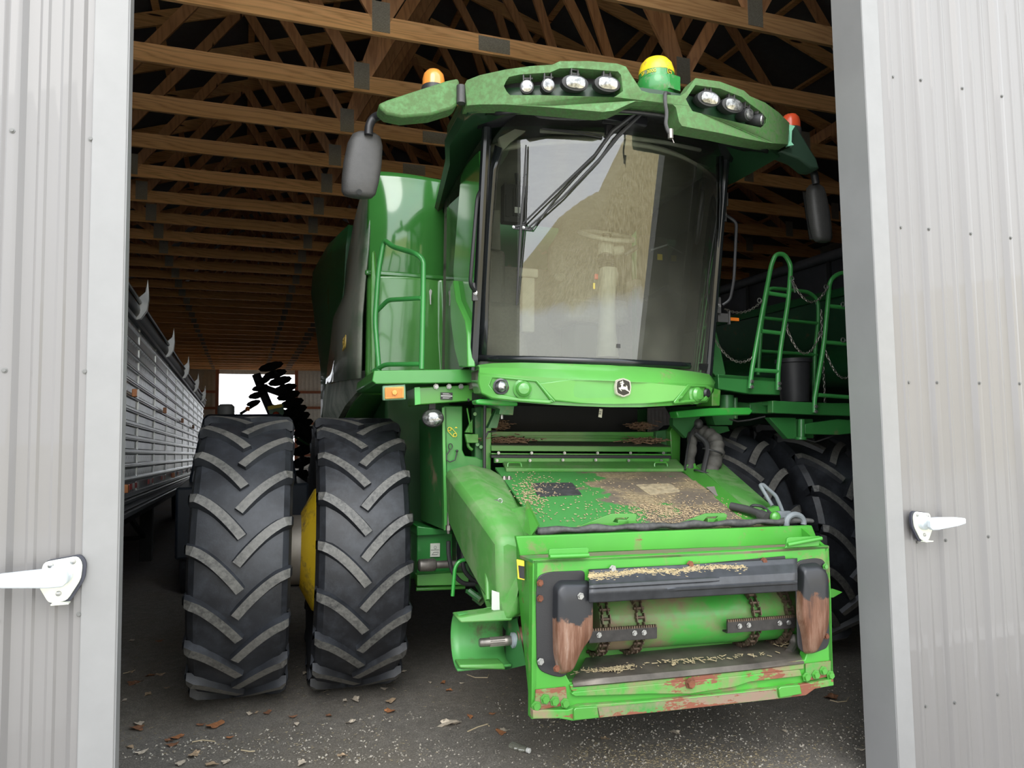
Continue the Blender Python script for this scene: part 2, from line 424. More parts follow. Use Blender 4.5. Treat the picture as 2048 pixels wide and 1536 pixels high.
ribwall('wall_front', (-3.4, 3.03), (6.2, 3.03), 6.25, lambda p: rz(p.x), DOORM)  # opening raised out of view so low sky light reaches the trusses
for sgn in (-1, 1):
    m = MB(); x1 = RX + sgn*(EAVE+.4)
    m.slab([V(RX, 2.6, rz(RX)+.1), V(x1, 2.6, rz(RX)+.1-(EAVE+.4)*PITCH), V(x1, 44.3, rz(RX)+.1-(EAVE+.4)*PITCH), V(RX, 44.3, rz(RX)+.1)], (0, 0, .03))
    struct(m.build('ceiling', ROOFM))
    for k in range(8):                                   # purlins along the shed
        x = RX + sgn*(.4 + k*1.2); m = MB(); m.beam((x, 3, rz(x)+.03), (x, 44, rz(x)+.03), .09, .04)
        struct(m.build('trim_%d' % (k+1 + (8 if sgn > 0 else 0)), WOODX))
# girts and posts on the far wall
kk = 17
for x in (-1.35, 2.85, 7.6, -4.6):
    m = MB(); m.box((x-.09, 43.72, -.2), (x+.09, 43.9, 5.6)); struct(m.build('trim_%d' % kk, POSTM)); kk += 1
for z in (.7, 1.6, 2.5, 3.4, 4.3):
    for xa, xb in ((-6.2, -1.44), (2.94, 12)):
        m = MB(); m.box((xa, 43.82, z-.07), (xb, 43.95, z+.07)); struct(m.build('trim_%d' % kk, POSTM)); kk += 1

# ---- roof trusses: one every 1.22 m, each a thing with its own lumber and plates
def make_truss():
    t = thing('roof_truss', '', 'roof truss', (0, 0, 0))
    y0, y1 = -.019, .019
    for xa, xb in ((-6.3, 2.32), (2.32, 12.04)):
        m = MB(); m.box((xa, y0, CH), (xb, y1, CH+.19)); m.build('bottom_chord', WOODX, t)
    for s_ in (-1, 1):
        m = MB(); xe = RX + s_*EAVE; m.beam((RX, 0, rz(RX)-.1), (xe, 0, rz(xe)-.1), .038, .19, (0, 0, 1)); m.build('top_chord', WOODX, t)
    nd = {1.2: (-.02, 2.1, RX), -1.55: (-.02, -3.1), -4.4: (-3.1,)}
    webs = [(a, b_) for a, bs in nd.items() for b_ in bs]
    webs += [(2*RX-a, 2*RX-b_) for a, b_ in webs]
    for a, b_ in webs:
        m = MB(); m.beam((a, 0, CH+.12), (b_, 0, rz(b_)-.1), .038, .13, (0, 0, 1) if abs(a-b_) > .3 else (1, 0, 0)); m.build('web_member', WOODZ, t)
    for a in (1.2, -1.55, -4.4):
        for x in (a, 2*RX-a):
            for yy in (y0-.003, y1+.003):
                if yy > 0: continue
                m = MB(); m.box((x-.085, yy-.002, CH+.03), (x+.085, yy+.002, CH+.33)); m.build('truss_plate', PLATE, t)
    m = MB(); m.box((2.17, y0-.005, CH+.02), (2.5, y0-.001, CH+.17)); m.build('truss_plate', PLATE, t)
    return t
tr0 = make_truss()
ORD = ['first','second','third','fourth','fifth','sixth','seventh','eighth','ninth','tenth','eleventh','twelfth','thirteenth','fourteenth','fifteenth','sixteenth','seventeenth','eighteenth','nineteenth','twentieth','twenty-first','twenty-second','twenty-third','twenty-fourth','twenty-fifth','twenty-sixth','twenty-seventh','twenty-eighth','twenty-ninth','thirtieth','thirty-first','thirty-second','thirty-third']
random.seed(3)
for k in range(32):
    t = tr0 if k == 0 else copy_tree(tr0)
    t.location = (random.uniform(-.02, .02) if k > 3 else 0, 5.58 + 1.22*k, 0)
    t['label'] = 'orange pine roof truss with metal tooth plates, %s back from the doorway' % ORD[k]
    t['group'] = 'wooden roof trusses'

# ---- the two sliding doors
def door(name, x0, x1, edge, pitch, first, screws, hx, side, yb=2.97):
    """edge: x of the leading edge; side +1 when that edge is on the right"""
    root = MB(); ya = 2.8; z0, z1 = -.25, 6.3
    # ribbed face sheet
    xs = [x0 + (x1-x0)*i/int((x1-x0)/.008) for i in range(int((x1-x0)/.008)+1)]
    def h(x):
        t = ((x-first)/pitch) % 1; d = min(t, 1-t)*pitch
        r = .019*max(0, min(1, (.034-d)/.017))
        for q in (.36, .64): r = max(r, .005*max(0, min(1, (.016-abs(t-q)*pitch)/.007)))
        return r
    root.loft([[V(x, ya-h(x), z) for x in xs] for z in (z0, 1.8, 3.6, z1)], False)
    root.box((x0, ya+.003, z0), (x1, yb, z1))
    d = struct(root.build(name, DOORM, ang=.35, recalc=False))
    # wide flat edge trim wrapping the leading edge
    m = MB(); w = .105
    a, b_ = (edge-w, edge) if side > 0 else (edge, edge+w)
    m.box((a, ya-.024, z0), (b_, ya+.0, z1), 0)
    m.build('edge_trim', TRIMM, d, bevel=.003)
    m = MB(); e = .004*side
    m.box((edge, ya-.02, z0), (edge+e, yb+.005, z1)); m.build('edge_return', TRIMS, d)
    for sx in screws:
        for z in (.35, 1.14, 1.93, 2.72, 3.51, 4.3):
            m = MB(); y = ya - h(sx)
            m.lathe([(.009, 0), (.009, .002), (.0055, .0025), (.0055, .007)], (sx, y, z + fzz), (0, -1, 0), 8); m.build('screw', SCREW, d)
    return d, h
fzz = 0
SCREW = plain('grey_screw', (.13,.13,.125), .45, .3)
d1, h1 = door('door_1', -4.3, -.39, -.385, .228, -.493, [-.493, -.721, -.949], -.5, 1, 2.86)
d2, h2 = door('door_2', 2.93, 6.6, 2.927, .296, 3.305, [3.135, 3.305, 3.601, 3.897, 4.193], 3.14, -1)
HANDLE = plain('white_cast_handle', (.62, .68, .72), .3, .25, var=.05)
HPLATE = plain('cream_handle_plate', (.66, .68, .58), .35, .3)
GASK = plain('black_gasket', (.03, .032, .045), .6)
def handle(d, cx, cz, s):                                # s: +1 bar points right, -1 left
    y = 2.775
    o = [(-.048, .042), (.048, .055), (.062, .03), (.058, -.02), (.02, -.085), (-.03, -.09), (-.062, -.03)]
    if s > 0: o = [(-x, z) for x, z in reversed(o)]
    m = MB(); m.slab(rnd([V(cx+x*1.07 + .006*-s, y-.0, cz+z*1.07) for x, z in o], .015, 3, True), (0, -.012, 0)); gk = m.build('gasket', GASK, d)
    m = MB(); m.slab(rnd([V(cx+x, y-.012, cz+z) for x, z in o], .015, 3, True), (0, -.006, 0))
    m.box((cx-.02, y-.045, cz-.092), (cx+.03, y-.015, cz-.087)); pl = m.build('handle_plate', HPLATE, d, bevel=.001)
    m = MB(); m.lathe([(.036, 0), (.034, .02), (.026, .028), (.025, .07)], (cx, y-.016, cz), (0, -1, 0), 24)
    ring = lambda x, w, yy: [V(x, yy-.011, cz-w), V(x, yy-.011, cz+w), V(x, yy+.011, cz+w), V(x, yy+.011, cz-w)]
    m.loft([[V(*q[:2], q[2] + dz) for q in ring(cx+s*xx, w, y-.078)] for xx, w, dz in ((-.032, .016, 0), (-.02, .029, 0), (.02, .03, 0), (.14, .022, .002), (.195, .014, .003), (.20, .010, .003))])
    hb = m.build('door_handle', HANDLE, d, bevel=.004, ang=.7)
    for x, z in ((-.028, .03), (.034, .038), (-.004, -.06)):
        m = MB(); m.lathe([(.009, 0), (.008, .004), (.003, .006)], (cx + x*(-s), y-.018, cz+z), (0, -1, 0), 10); m.build('screw', STEEL, d)
handle(d1, -.545, 1.275, -1)
handle(d2, 3.135, 1.24, 1)
m = MB(); m.box((-4.4, 2.72, 6.28), (6.7, 3.02, 6.5)); struct(m.build('trim_60', TRIMM))

# ---- distant bare trees behind the shed
BARK = plain('bare_grey_bark', (.12, .10, .09), .9)
def bare_tree(x, y, h, lab, seed):
    rr = random.Random(seed); m = MB()
    def br(p, d, l, r, n):
        q = p + d*l; m.tube([p, (p+q)/2 + V(rr.uniform(-.1,.1), 0, rr.uniform(-.05,.05))*l, q], [r, r*.8, r*.6], 5)
        if n == 0: return
        for _ in range(3):
            e = (d + V(rr.uniform(-.7,.7), rr.uniform(-.7,.7), rr.uniform(-.1,.5))).normalized(); br(q if _ else (p+q)/2, e, l*.68, r*.55, n-1)
    br(V(x, y, -.1), V(0, 0, 1), h*.33, .14, 4)
    tag(m.build('bare_tree', BARK), lab, 'tree', 'bare trees outside the far door')
for i, (x, y, h) in enumerate(((-1.6, 80, 6.5), (1.2, 78, 5.0), (3.6, 83, 6.0), (5.8, 79, 4.6))):
    bare_tree(x, y, h, 'leafless tree outside the far doorway, %s from the left' % ORD[i], i+5)

# ---- sky: bright high overcast
w = bpy.data.worlds.new('world'); scene.world = w; w.use_nodes = True; nt = w.node_tree
bg = nt.nodes['Background']; tc = nt.nodes.new('ShaderNodeTexCoord')
sp = nt.nodes.new('ShaderNodeSeparateXYZ'); nt.links.new(tc.outputs['Generated'], sp.inputs[0])
cl = noise(nt, tc.outputs['Generated'], 2.2, 6, .6)
skyc = ramp(nt, sp.outputs[2], [(0, (.92, .95, 1)), (.25, (.86, .92, 1)), (.9, (.72, .84, 1))])
nt.links.new(mix(nt, ramp(nt, cl, [(.35, 0.0), (.65, .8)]), skyc, (1, 1, .99)), bg.inputs[0])
bg.inputs[1].default_value = 1.05
sky_glow = bpy.data.lights.new('sky_glow', 'SUN'); sky_glow.energy = 0.5; sky_glow.angle = math.radians(35); sky_glow.color = (1, .97, .92)  # added soft lamp standing for the brighter part of the overcast
so = bpy.data.objects.new('sky_glow', sky_glow); COL.objects.link(so); so.rotation_euler = (math.radians(52), 0, math.radians(-22))
vs = scene.view_settings; vs.view_transform = 'Standard'; vs.look = 'None'; vs.gamma = 1; vs.use_curve_mapping = False; vs.exposure = 1.88
scene.cycles.max_bounces = 10; scene.cycles.diffuse_bounces = 5; scene.cycles.transparent_max_bounces = 16
scene.cycles.use_denoising = True
scene.cycles.sample_clamp_indirect = 6
# ================================================================== COMBINE HARVESTER
CB = thing('combine_harvester', 'big green combine harvester with dual front tyres parked in the shed doorway', 'combine harvester', mat=MC)
P = CB
# ---------------------------------------------------------------- tyres
def make_tyre(x, wide=1.0):
    zc, R = .918, .915; m = MB()
    prof = [(-.17,.50),(-.215,.53),(-.255,.60),(-.283,.70),(-.285,.785),(-.268,.84),(-.235,.868),(-.15,.882),(0,.887),(.15,.882),(.235,.868),(.268,.84),(.285,.785),(.283,.70),(.255,.60),(.215,.53),(.17,.50)]
    seg = 96
    m.loft([[V(px, -r*math.sin(2*PI*k/seg), zc + r*math.cos(2*PI*k/seg)) for k in range(seg)] for px, r in prof], True, False, 0)
    bead = [(.17,.50),(-.17,.50)]
    m.loft([[V(px, -r*math.sin(2*PI*k/seg), zc + r*math.cos(2*PI*k/seg)) for k in range(seg)] for px, r in bead], True, False, 0)
    NL = 19
    for sd in (-1, 1):
        for k in range(NL):
            a0 = 2*PI*(k + (.5 if sd > 0 else 0))/NL + .02; rings = []
            N = 9
            for i in range(N+1):
                t = i/N; xx = sd*(-.012 + .292*min(t, 1)); aa = a0 - .265*(1-(1-t)**1.55)
                dt = .01; x2 = sd*(-.012+.292*(t+dt)); a2 = a0 - .265*(1-(1-min(1, t+dt))**1.55)
                dx, da = x2-xx, (a2-aa)*R; ln = math.hypot(dx, da) or 1; nx_, na = -da/ln, dx/ln
                hw, hb = .026, .041; rt = R if t < .9 else R - (t-.9)*.22; rb = .872 - (.02 if t > .8 else 0)
                if i == 0: hb = .036
                def q(o, r, ex=0):
                    a = aa + na*o/R; X = xx + nx_*o + ex*sd; return V(X, -r*math.sin(a), zc + r*math.cos(a))
                rings.append([q(-hb, rb), q(-hw, rt), q(hw, rt), q(hb, rb)])
            # run the bar down onto the shoulder
            t = 1; aa = a0 - .27
            for dr, ex in ((.055, .012), (.13, .006)):
                r = R - dr; rings.append([V(sd*(.28+ex-.02), -(r-.02)*math.sin(aa-.04*1.0), zc+(r-.02)*math.cos(aa-.04)), V(sd*(.28+ex), -r*math.sin(aa-.028), zc+r*math.cos(aa-.028)),
                              V(sd*(.28+ex), -r*math.sin(aa+.028), zc+r*math.cos(aa+.028)), V(sd*(.28+ex-.02), -(r-.02)*math.sin(aa+.04), zc+(r-.02)*math.cos(aa+.04))])
            bm = m.bm; Rv = [[bm.verts.new(p) for p in r] for r in rings]
            for j, (a, b) in enumerate(zip(Rv, Rv[1:])):
                for c in range(3):
                    f = bm.faces.new([a[c], a[c+1], b[c+1], b[c]]); f.material_index = 1 if c == 1 and j < N else 0
            f = bm.faces.new(Rv[0]); f.material_index = 0
            bm.faces.new(Rv[-1])
    for v in m.bm.verts:                                # the tyre settles on the ground
        if v.co.z < .012: v.co.x *= 1 + (.012 - v.co.z)*1.1; v.co.z = .012
    bmesh.ops.translate(m.bm, verts=m.bm.verts, vec=(x, 0, 0))
    t = m.build('tyre', [TYRE, LUGTOP], P, ang=.5)
    m = MB(); s_ = -1 if x < 0 else 1
    inner = abs(x) < 1.8
    m.lathe([(.50,-.18),(.535,-.20),(.535,-.17),(.48,-.15),(.47,.0),(.48,.15),(.535,.17),(.535,.20),(.50,.18)], (x,0,zc), (1,0,0), 48, cap=False)
    if inner: m.lathe([(.40,.12),(.47,.15),(.41,.27),(.25,.355),(.24,.31),(.3,.25)], (x,0,zc), (s_,0,0), 48)
    else: m.lathe([(.47,.0),(.30,.05),(.12,.05),(.12,-.02),(.30,-.02),(.47,-.05)], (x,0,zc), (s_,0,0), 48)
    m.build('wheel_rim', YEL, t)
    m = MB()
    if inner: m.lathe([(.235,.20),(.235,.72),(.20,.72),(.2,.2)], (x,0,zc), (s_,0,0), 40)
    else: m.lathe([(.16,-.1),(.16,.12),(.12,.2),(.05,.22)], (x,0,zc), (s_,0,0), 24)
    m.build('hub_spacer', plain('raw_steel_drum', (.33,.30,.26), .5, .5), t)
    return t
for x in (-2.13, -1.42, 1.41, 2.13): make_tyre(x)

# ---------------------------------------------------------------- main body behind the cab
m = MB()
m.slab([V(-1.15,.35,z) if 0 else V(-1.15,y,z) for y,z in ((.45,.75),(6.0,.9),(6.6,1.6),(6.4,3.5),(.45,3.65))], (2.3,0,0))
m.build('body_core', GREEN_DARK, P, bevel=.03)
# front axle and final drives
m = MB(); m.box((-1.3,-.16,.72),(1.3,.16,1.06)); m.cyl((-1.35,0,.905),(1.35,0,.905),.15,24)
m.build('front_axle', GREEN_DARK, P, bevel=.02)
m = MB(); m.tube([(-.6,.6,.75),(.6,.6,.75)], .1); m.box((-1.02,.3,.62),(1.02,1.1,.78)); m.build('belly_pan', GREEN_DARK, P, bevel=.02)
for s_ in (-1, 1):                                      # rear steering wheels
    m = MB(); m.lathe([(.32,-.2),(.52,-.25),(.62,-.22),(.65,-.1),(.65,.1),(.62,.22),(.52,.25),(.32,.2)], (s_*1.3,5.3,.62), (1,0,0), 40, cap=False)
    t = m.build('rear_tyre', TYRE, P)
    m = MB(); m.lathe([(.33,-.2),(.33,.2),(.1,.05),(.1,-.05)], (s_*1.3,5.3,.62), (1,0,0), 32); m.build('wheel_rim', YEL, t)
m = MB(); m.box((-1.2,5.2,.55),(1.2,5.4,.72)); m.build('rear_axle', GREEN_DARK, P)

# ---- left side shells (picture left)
def S(pts, y): return [L(a, b, y=y) for a, b in pts]
front = [V(-1.345,.22,3.70), V(-1.35,.22,3.45), V(-1.365,.2,3.1), V(-1.385,.2,2.85), V(-1.40,.2,2.6), V(-1.40,.2,2.32), V(-1.40,.2,2.13)]
backA = S([(738,372),(705,471),(693,531),(688,594),(667,636),(660,700),(652,768)], 2.2)
midA = [(a*.45+b*.55) + V(-.035,0,0) for a, b in zip(front, backA)]
edge = [p + V(.03,-.045,0) for p in front]
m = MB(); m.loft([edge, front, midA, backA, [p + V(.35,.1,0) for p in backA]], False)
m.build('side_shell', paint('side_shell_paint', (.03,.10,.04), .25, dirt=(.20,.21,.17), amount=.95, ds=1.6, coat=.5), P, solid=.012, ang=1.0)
backB = S([(639,520),(626,545),(623,587),(632,657),(642,742),(644,837)], 4.6)
frB = [V(-1.30,2.5,3.95),V(-1.32,2.5,3.7),V(-1.33,2.5,3.3),V(-1.38,2.5,2.8),V(-1.46,2.5,2.4),V(-1.46,2.5,1.9)]
midB = [(a*.5+b*.5)+V(-.04,0,0) for a, b in zip(frB, backB)]
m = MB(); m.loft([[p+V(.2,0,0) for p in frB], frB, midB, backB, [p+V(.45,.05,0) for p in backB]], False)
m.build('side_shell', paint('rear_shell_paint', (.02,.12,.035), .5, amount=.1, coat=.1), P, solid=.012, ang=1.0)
# lower skirt with the yellow stripe and the wheel arch
sk = [(745,768),(744,740),(718,742),(690,737),(662,742),(652,770),(646,800),(645,838),(676,838),(690,812),(712,786),(735,775)]
ys = [.12,.12,.4,.9,1.9,2.0,2.0,2.0,1.5,1.1,.6,.25]
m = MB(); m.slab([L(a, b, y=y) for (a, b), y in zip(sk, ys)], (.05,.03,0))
skirt = m.build('lower_skirt', paint('skirt_sheen_paint', (.03,.09,.045), .3, dirt=(.50,.54,.47), amount=1.0, ds=2.5, streak=.3, coat=.4), P)  # pale dirt colour carries doorway light reflected off the skirt
m = MB(); m.slab([L(a, b, y=y)+V(-.012,-.012,0) for (a, b), y in zip([(715,745),(690,745),(666,752),(664,768),(690,757),(714,757)], [.5,.9,1.7,1.7,.9,.5])], (.004,.004,0))
m.build('yellow_stripe', paint('faded_yellow_stripe', (.42,.33,.04), .5, amount=.3, ds=5), skirt)
m = MB(); pts = [L(a, b, y=y) for a, b, y in ((745,780,.14),(725,786,.4),(706,806,.8),(694,828,1.2),(684,850,1.4))]
m.loft([pts, [p+V(.26,.06,-.02) for p in pts]], False); m.build('wheel_arch', GREEN, P, solid=.015, ang=1)
# model number on the side shell
pa = L(712,688,y=.75); t = text('model_number', 'S680', .15, paint('dull_gold_decal', (.5,.34,.05), .5), Matrix.Translation(V(-1.462,.62,2.44)) @ Matrix.Rotation(-PI/2,4,'Z') @ Matrix.Rotation(PI/2,4,'X'), P, .003)

# ---- front shell beside the cab (upper hood and lower door)
def hood(u, v):                                          # u across, v down
    x = -1.345 + .64*u; z = 3.70 - .80*v
    b = .17*math.sin(PI*min(1, .08+u*.92))**.55 * (.35 + .65*math.sin(PI*(.12+.72*v)))
    y = .24 - b + .05*v - .12*max(0, u-.75)
    dx = .07*max(0, v-.15)**1.3*(u > .5)*(u-.5)*-1
    return V(x+dx, y, z + .015*(1-u) if v < .01 else z)
m = MB(); m.grid(hood, 34, 34)
m.build('front_shell', GREEN_GLOSS, P, solid=.014, ang=1.2)
def lowd(u, v):
    x0, x1 = -1.335, -.715 + .03*v + .05*max(0, v-.6)
    z = 2.93 - .79*v; x = x0 + (x1-x0)*u
    y = .19 - .05*math.sin(PI*u)**.4 + .02*v - .03*(v*(1-u))
    if u > .86: y -= .06*math.sin(PI*(u-.86)/.14/1.0)*(.3+.7*v)
    return V(x, y, z)
m = MB(); m.grid(lowd, 36, 20)
fd = m.build('front_shell', paint('bright_green_shell', (.07,.25,.05), .22, coat=.6), P, solid=.014, ang=1.2)
m = MB(); m.box((-1.36,.13,2.905),(-.74,.20,2.945)); m.build('shell_lip', GREEN_GLOSS, P, bevel=.012)
m = MB(); m.slab([L(a,b,y=.02) for a,b in ((742,505),(748,500),(754,560),(752,742),(742,748),(740,620))], (.02,.06,0)); m.build('shell_edge', GREEN, P, bevel=.01)
m = MB(); m.slab([L(a,b,y=.085) for a,b in ((858,582),(861,578),(864,582),(862,592),(862,609),(860,609),(859,592))], (0,-.004,0)); m.build('paint_scrape', WHITE, P)
# narrow cab-side pillars of green sheet
def strip(name, pts, y, th, mat, par=P, bev=.008):
    m = MB(); ys = y if isinstance(y, (list, tuple)) else [y]*len(pts)
    m.slab([L(a, b, y=q) for (a, b), q in zip(pts, ys)], (0, th, 0)); return m.build(name, mat, par, bevel=bev)
m = MB(); m.slab([L(a, b, x=-.845) for a, b in ((921,352),(932,328),(958,300),(962,360),(955,420),(950,500),(946,600),(944,736),(936,736),(932,690),(909,600),(906,540),(913,450))], (.04,0,0)); m.build('cab_side_panel', GREEN_GLOSS, P, bevel=.01)
m = MB(); m.slab([L(a, b, x=-.88) for a, b in ((900,575),(906,560),(912,600),(930,640),(934,668),(935,734),(918,734),(909,700),(901,640))], (.05,0,0)); m.build('cab_corner_panel', paint('light_green_shell', (.07,.29,.055), .25, coat=.5), P, bevel=.008)

# ---------------------------------------------------------------- cab: glass, frame, interior
XC = -.03
def fG(x, z): return -1.11 - .39*(1-((x-XC)/.79)**2) - (z-2.17)*.185
def gp_(x, z): return V(x, fG(x, z), z)
ol = [(962,700),(968,560),(975,440),(985,330),(1000,290),(1040,262),(1100,244),(1180,238),(1260,240),(1340,252),(1400,272),(1432,292),(1444,312),(1444,400),(1440,520),(1430,640),(1420,712)]
bot = [(1400,737),(1340,736),(1260,732),(1180,729),(1100,727),(1040,726),(985,724),(962,722)]
outer = [LS(a, b, fG) for a, b in ol+bot]
def glasspt(u, v):
    wz = 2.10 + 1.47*v; tp = 0 if v < .86 else ((v-.86)/.14)**2*.17
    x = XC + (.785 - tp - .0*v)*(2*u-1); return gp_(x, wz + (0))
m = MB(); m.grid(glasspt, 48, 24)
ws = m.build('windshield', GLASS, P, ang=3)
def onG(px, py, off=0):
    p = LS(px, py, lambda x, z: fG(x, z) - off); return p
# black ceramic border
def band(path, w, off, name, mat, par):
    m = MB(); m.loft([[onG(a, b, off) for a, b in path], [onG(a+dx, b+dy, off) for (a, b), (dx, dy) in zip(path, w)]], False)
    return m.build(name, mat, par, solid=.006, ang=1)
band([(957,722+i*0) for i in range(1)] + [(1000,724),(1060,725),(1120,727),(1180,729),(1240,731),(1300,734),(1360,737),(1417,741)], [(0,-12)]+[(0,-13)]*8, .016, 'glass_border', BLACKG, ws)
band([(957,724),(962,640),(966,560),(972,450),(980,340),(990,290)], [(16,-14),(14,0),(12,0),(12,0),(12,0),(14,6)], .014, 'glass_border', BLACKG, ws)
band([(1446,312),(1447,400),(1443,520),(1434,640),(1422,735)], [(-7,0)]*5, .014, 'glass_border', BLACKG, ws)
# small maker's etching on the glass
p = onG(1237,692,.004); m = MB(); m.slab(rnd([p+V(-.012,0,-.012),p+V(.012,0,-.012),p+V(.012,0,.012),p+V(-.012,0,.012)], .004, 3, True), (0,-.001,0)); m.build('etched_mark', BDEC, ws)
# frame
m = MB()
def pil(x, y0, y1, z0, z1, w, d): m.beam((x, y0, z0), (x, y1, z1), w, d, (0,1,0))
for s_ in (-1, 1):
    m = MB(); m.tube([(XC+s_*.80,-1.10,2.10),(XC+s_*.80,-1.34,3.50)], .03, 10); m.build('cab_pillar', BLACKG, P)
for s_ in (-1, 1):
    m = MB(); m.slab([V(XC+s_*.80,-1.12,2.14),V(XC+s_*.775,-.14,2.14),V(XC+s_*.775,-.14,3.5),V(XC+s_*.79,-1.33,3.5)], (-.006*s_,0,0))
    m.build('side_window', SGLASS, P)
m = MB(); m.slab([V(-.8,-1.12,2.12)] + [V(XC+.785*(i/10*2-1), fG(XC+.785*(i/10*2-1), 2.12)+.02, 2.12) for i in range(11)] + [V(.75,-.05,2.12),V(-.8,-.05,2.12)], (0,0,-.12))
m.build('cab_floor', BEIGED, P)
m = MB(); m.box((-.79,-.08,2.1),(.73,.02,3.0)); m.box((-.79,-.08,2.95),(-.5,.02,3.55)); m.box((.42,-.08,2.95),(.73,.02,3.55)); m.box((-.79,-.08,3.42),(.73,.02,3.6))
m.build('cab_rear_wall', BEIGED, P)
def lin(u, v):
    x = XC + .77*(2*u-1); y = -.06 + (fG(x, 3.5)+.16)*v; return V(x, y, 3.47 + .05*math.sin(PI*u)*math.sin(PI*v) - .09*(v > .9)*(v-.9)*10 - .12*(1-v)**3)
m = MB(); m.grid(lin, 24, 16); hl = m.build('headliner', BEIGE, P, solid=.02, ang=1)
m = MB()
q = L(1325,325,y=-.75); m.box(q+V(-.12,-.09,-.02), q+V(.12,.09,.0), 0)
for i in range(6): m.box(q+V(-.09,-.07+i*.025,-.026), q+V(-.005,-.055+i*.025,-.02), 1); m.box(q+V(.01,-.07+i*.025,-.026), q+V(.09,-.055+i*.025,-.02), 1)
m.build('air_vent', [BEIGE, DARK], hl, bevel=.004)
for a, b in ((1245,312),(1360,352)):
    q = L(a, b, y=-.7); m = MB(); m.lathe([(.065,0),(.065,.012),(.05,.012),(.05,.006)], q+V(0,0,.01), (0,-.2,-1), 24); m.build('speaker_grille', BEIGED, hl)
m = MB(); m.slab([L(a,b,y=-1.15) for a,b in ((1395,315),(1438,306),(1442,350),(1425,356),(1385,330))], (0,.04,.01)); m.build('sun_visor', BEIGE, P, bevel=.01)
m = MB(); m.tube([onG(1080,262,-.06)+V(0,0,0), onG(1200,268,-.06), onG(1330,285,-.06), onG(1400,300,-.06)], .012); m.build('shade_roller', BEIGE, P)
m = MB(); m.slab([onG(a,b,-.04) for a,b in ((998,275),(1030,258),(1052,262),(1020,286),(1002,306))], (0,.03,0)); m.build('corner_trim', BEIGE, P)
# seat
m = MB()
m.loft([[V(x, y, z) for x, y in ((.02,-.62),(.42,-.62),(.47,-.55),(.47,-.2),(-.03,-.2),(-.03,-.55))] for z in (2.52,2.56,2.66,2.69)])
seat = m.build('seat', BEIGED, P, bevel=.03)
m = MB(); m.loft([[V(x*s_+.22, y+off, z) for x, y in ((-.24,-.0),(-.24,-.07),(-.17,-.12),(.17,-.12),(.24,-.07),(.24,.0))] for z, s_, off in ((2.62,.9,-.2),(2.75,1.0,-.19),(3.0,1.02,-.15),(3.15,.95,-.12),(3.22,.75,-.1),(3.30,.55,-.09),(3.45,.52,-.07),(3.5,.4,-.06))])
m.build('backrest', BEIGED, seat, bevel=.02, ang=.9)
for x in (-.08, .52):
    m = MB(); m.box((x-.04,-.6,2.80),(x+.04,-.2,2.86)); m.build('armrest', BEIGED, seat, bevel=.02)
m = MB(); m.box((.05,-.55,2.12),(.4,-.25,2.52)); m.build('seat_base', DARK, seat, bevel=.02)
# instructor seat / console on the left, electronics
m = MB(); m.box((-.70,-.62,2.12),(-.32,-.15,2.62)); m.loft([[V(x,y,z) for x,y in ((-.68,-.2),(-.36,-.2),(-.36,-.1),(-.68,-.1))] for z in (2.6,3.1)]); m.build('passenger_seat', BEIGED, P, bevel=.04)
m = MB(); q = L(1035,400,y=-.75)
m.box(q+V(-.10,-.02,-.16), q+V(.08,.06,.10)); m.box(q+V(-.09,-.03,-.13), q+V(-.06,-.02,.02)); 
for i in range(6): m.box(q+V(-.04+i*.018,-.03,-.12), q+V(-.03+i*.018,-.02,.07))
m.tube([q+V(0,0,.1), q+V(-.01,0,.2), q+V(-.05,0,.26), q+V(-.06,.05,.34)], .014); m.tube([q+V(.02,0,.1), q+V(.06,0,.2), q+V(.1,.1,.22)], .008)
ec = m.build('radio_module', DARK, P, bevel=.004)
m = MB(); m.box(q+V(-.03,-.034,-.10), q+V(-.008,-.03,-.06)); m.box(q+V(.0,-.034,-.10), q+V(.01,-.03,-.06)); m.build('printed_label', WHITE, ec)
m = MB(); m.slab([L(a,b,y=-.85) for a,b in ((988,420),(1000,419),(1002,500),(982,497),(978,488))], (0,.05,0)); m.build('corner_console', BEIGE, P, bevel=.006)
m = MB(); q = L(1060,545,y=-.8); m.box(q+V(-.08,0,-.03), q+V(.06,.05,.03)); m.box(q+V(-.05,.01,-.4), q+V(.04,.05,-.03)); m.build('display_arm', BEIGE, P, bevel=.01)
# steering column
m = MB(); c = [(1215,715,-.98,.075),(1214,660,-.97,.06),(1214,600,-.95,.055),(1214,575,-.94,.062),(1216,548,-.92,.068),(1216,537,-.92,.06)]
m.loft([[L(a,b,y=y)+V(math.cos(2*PI*k/20)*r, math.sin(2*PI*k/20)*r, 0) for k in range(20)] for a,b,y,r in c])
sc = m.build('steering_column', BEIGE, P, ang=1)
m = MB(); a_, b_ = L(1213,537,y=-.92), L(1211,515,y=-.91)
for i in range(6): z = i/5; m.lathe([(.052,0),(.058,.007),(.052,.014)], a_*(1-z)+b_*z, (0,0,1), 20)
m.build('rubber_boot', RUBHOSE, sc)
m = MB(); a_, b_ = L(1211,512,y=-.91), L(1212,492,y=-.89); m.lathe([(.05,0),(.06,.02),(.055,(b_-a_).length)], a_, b_-a_, 20); m.cyl(a_+V(0,0,.03), a_+V(.12,0,.055), .035, 16); m.cyl(b_, L(1213,474,y=-.85), .022, 16)
m.build('column_head', BEIGE, sc, ang=.8)
m = MB(); m.lathe([(.03,0),(.034,.01),(.03,.022)], L(1213,474,y=-.85), (0,-.1,1), 18); m.build('column_knob', DARK, sc)
m = MB(); a_ = L(1248,510,y=-.92); b_ = L(1274,494,y=-.94); m.tube([a_, (a_+b_)/2, b_], [.014,.022,.017], 12); m.build('control_lever', RUBHOSE, sc)
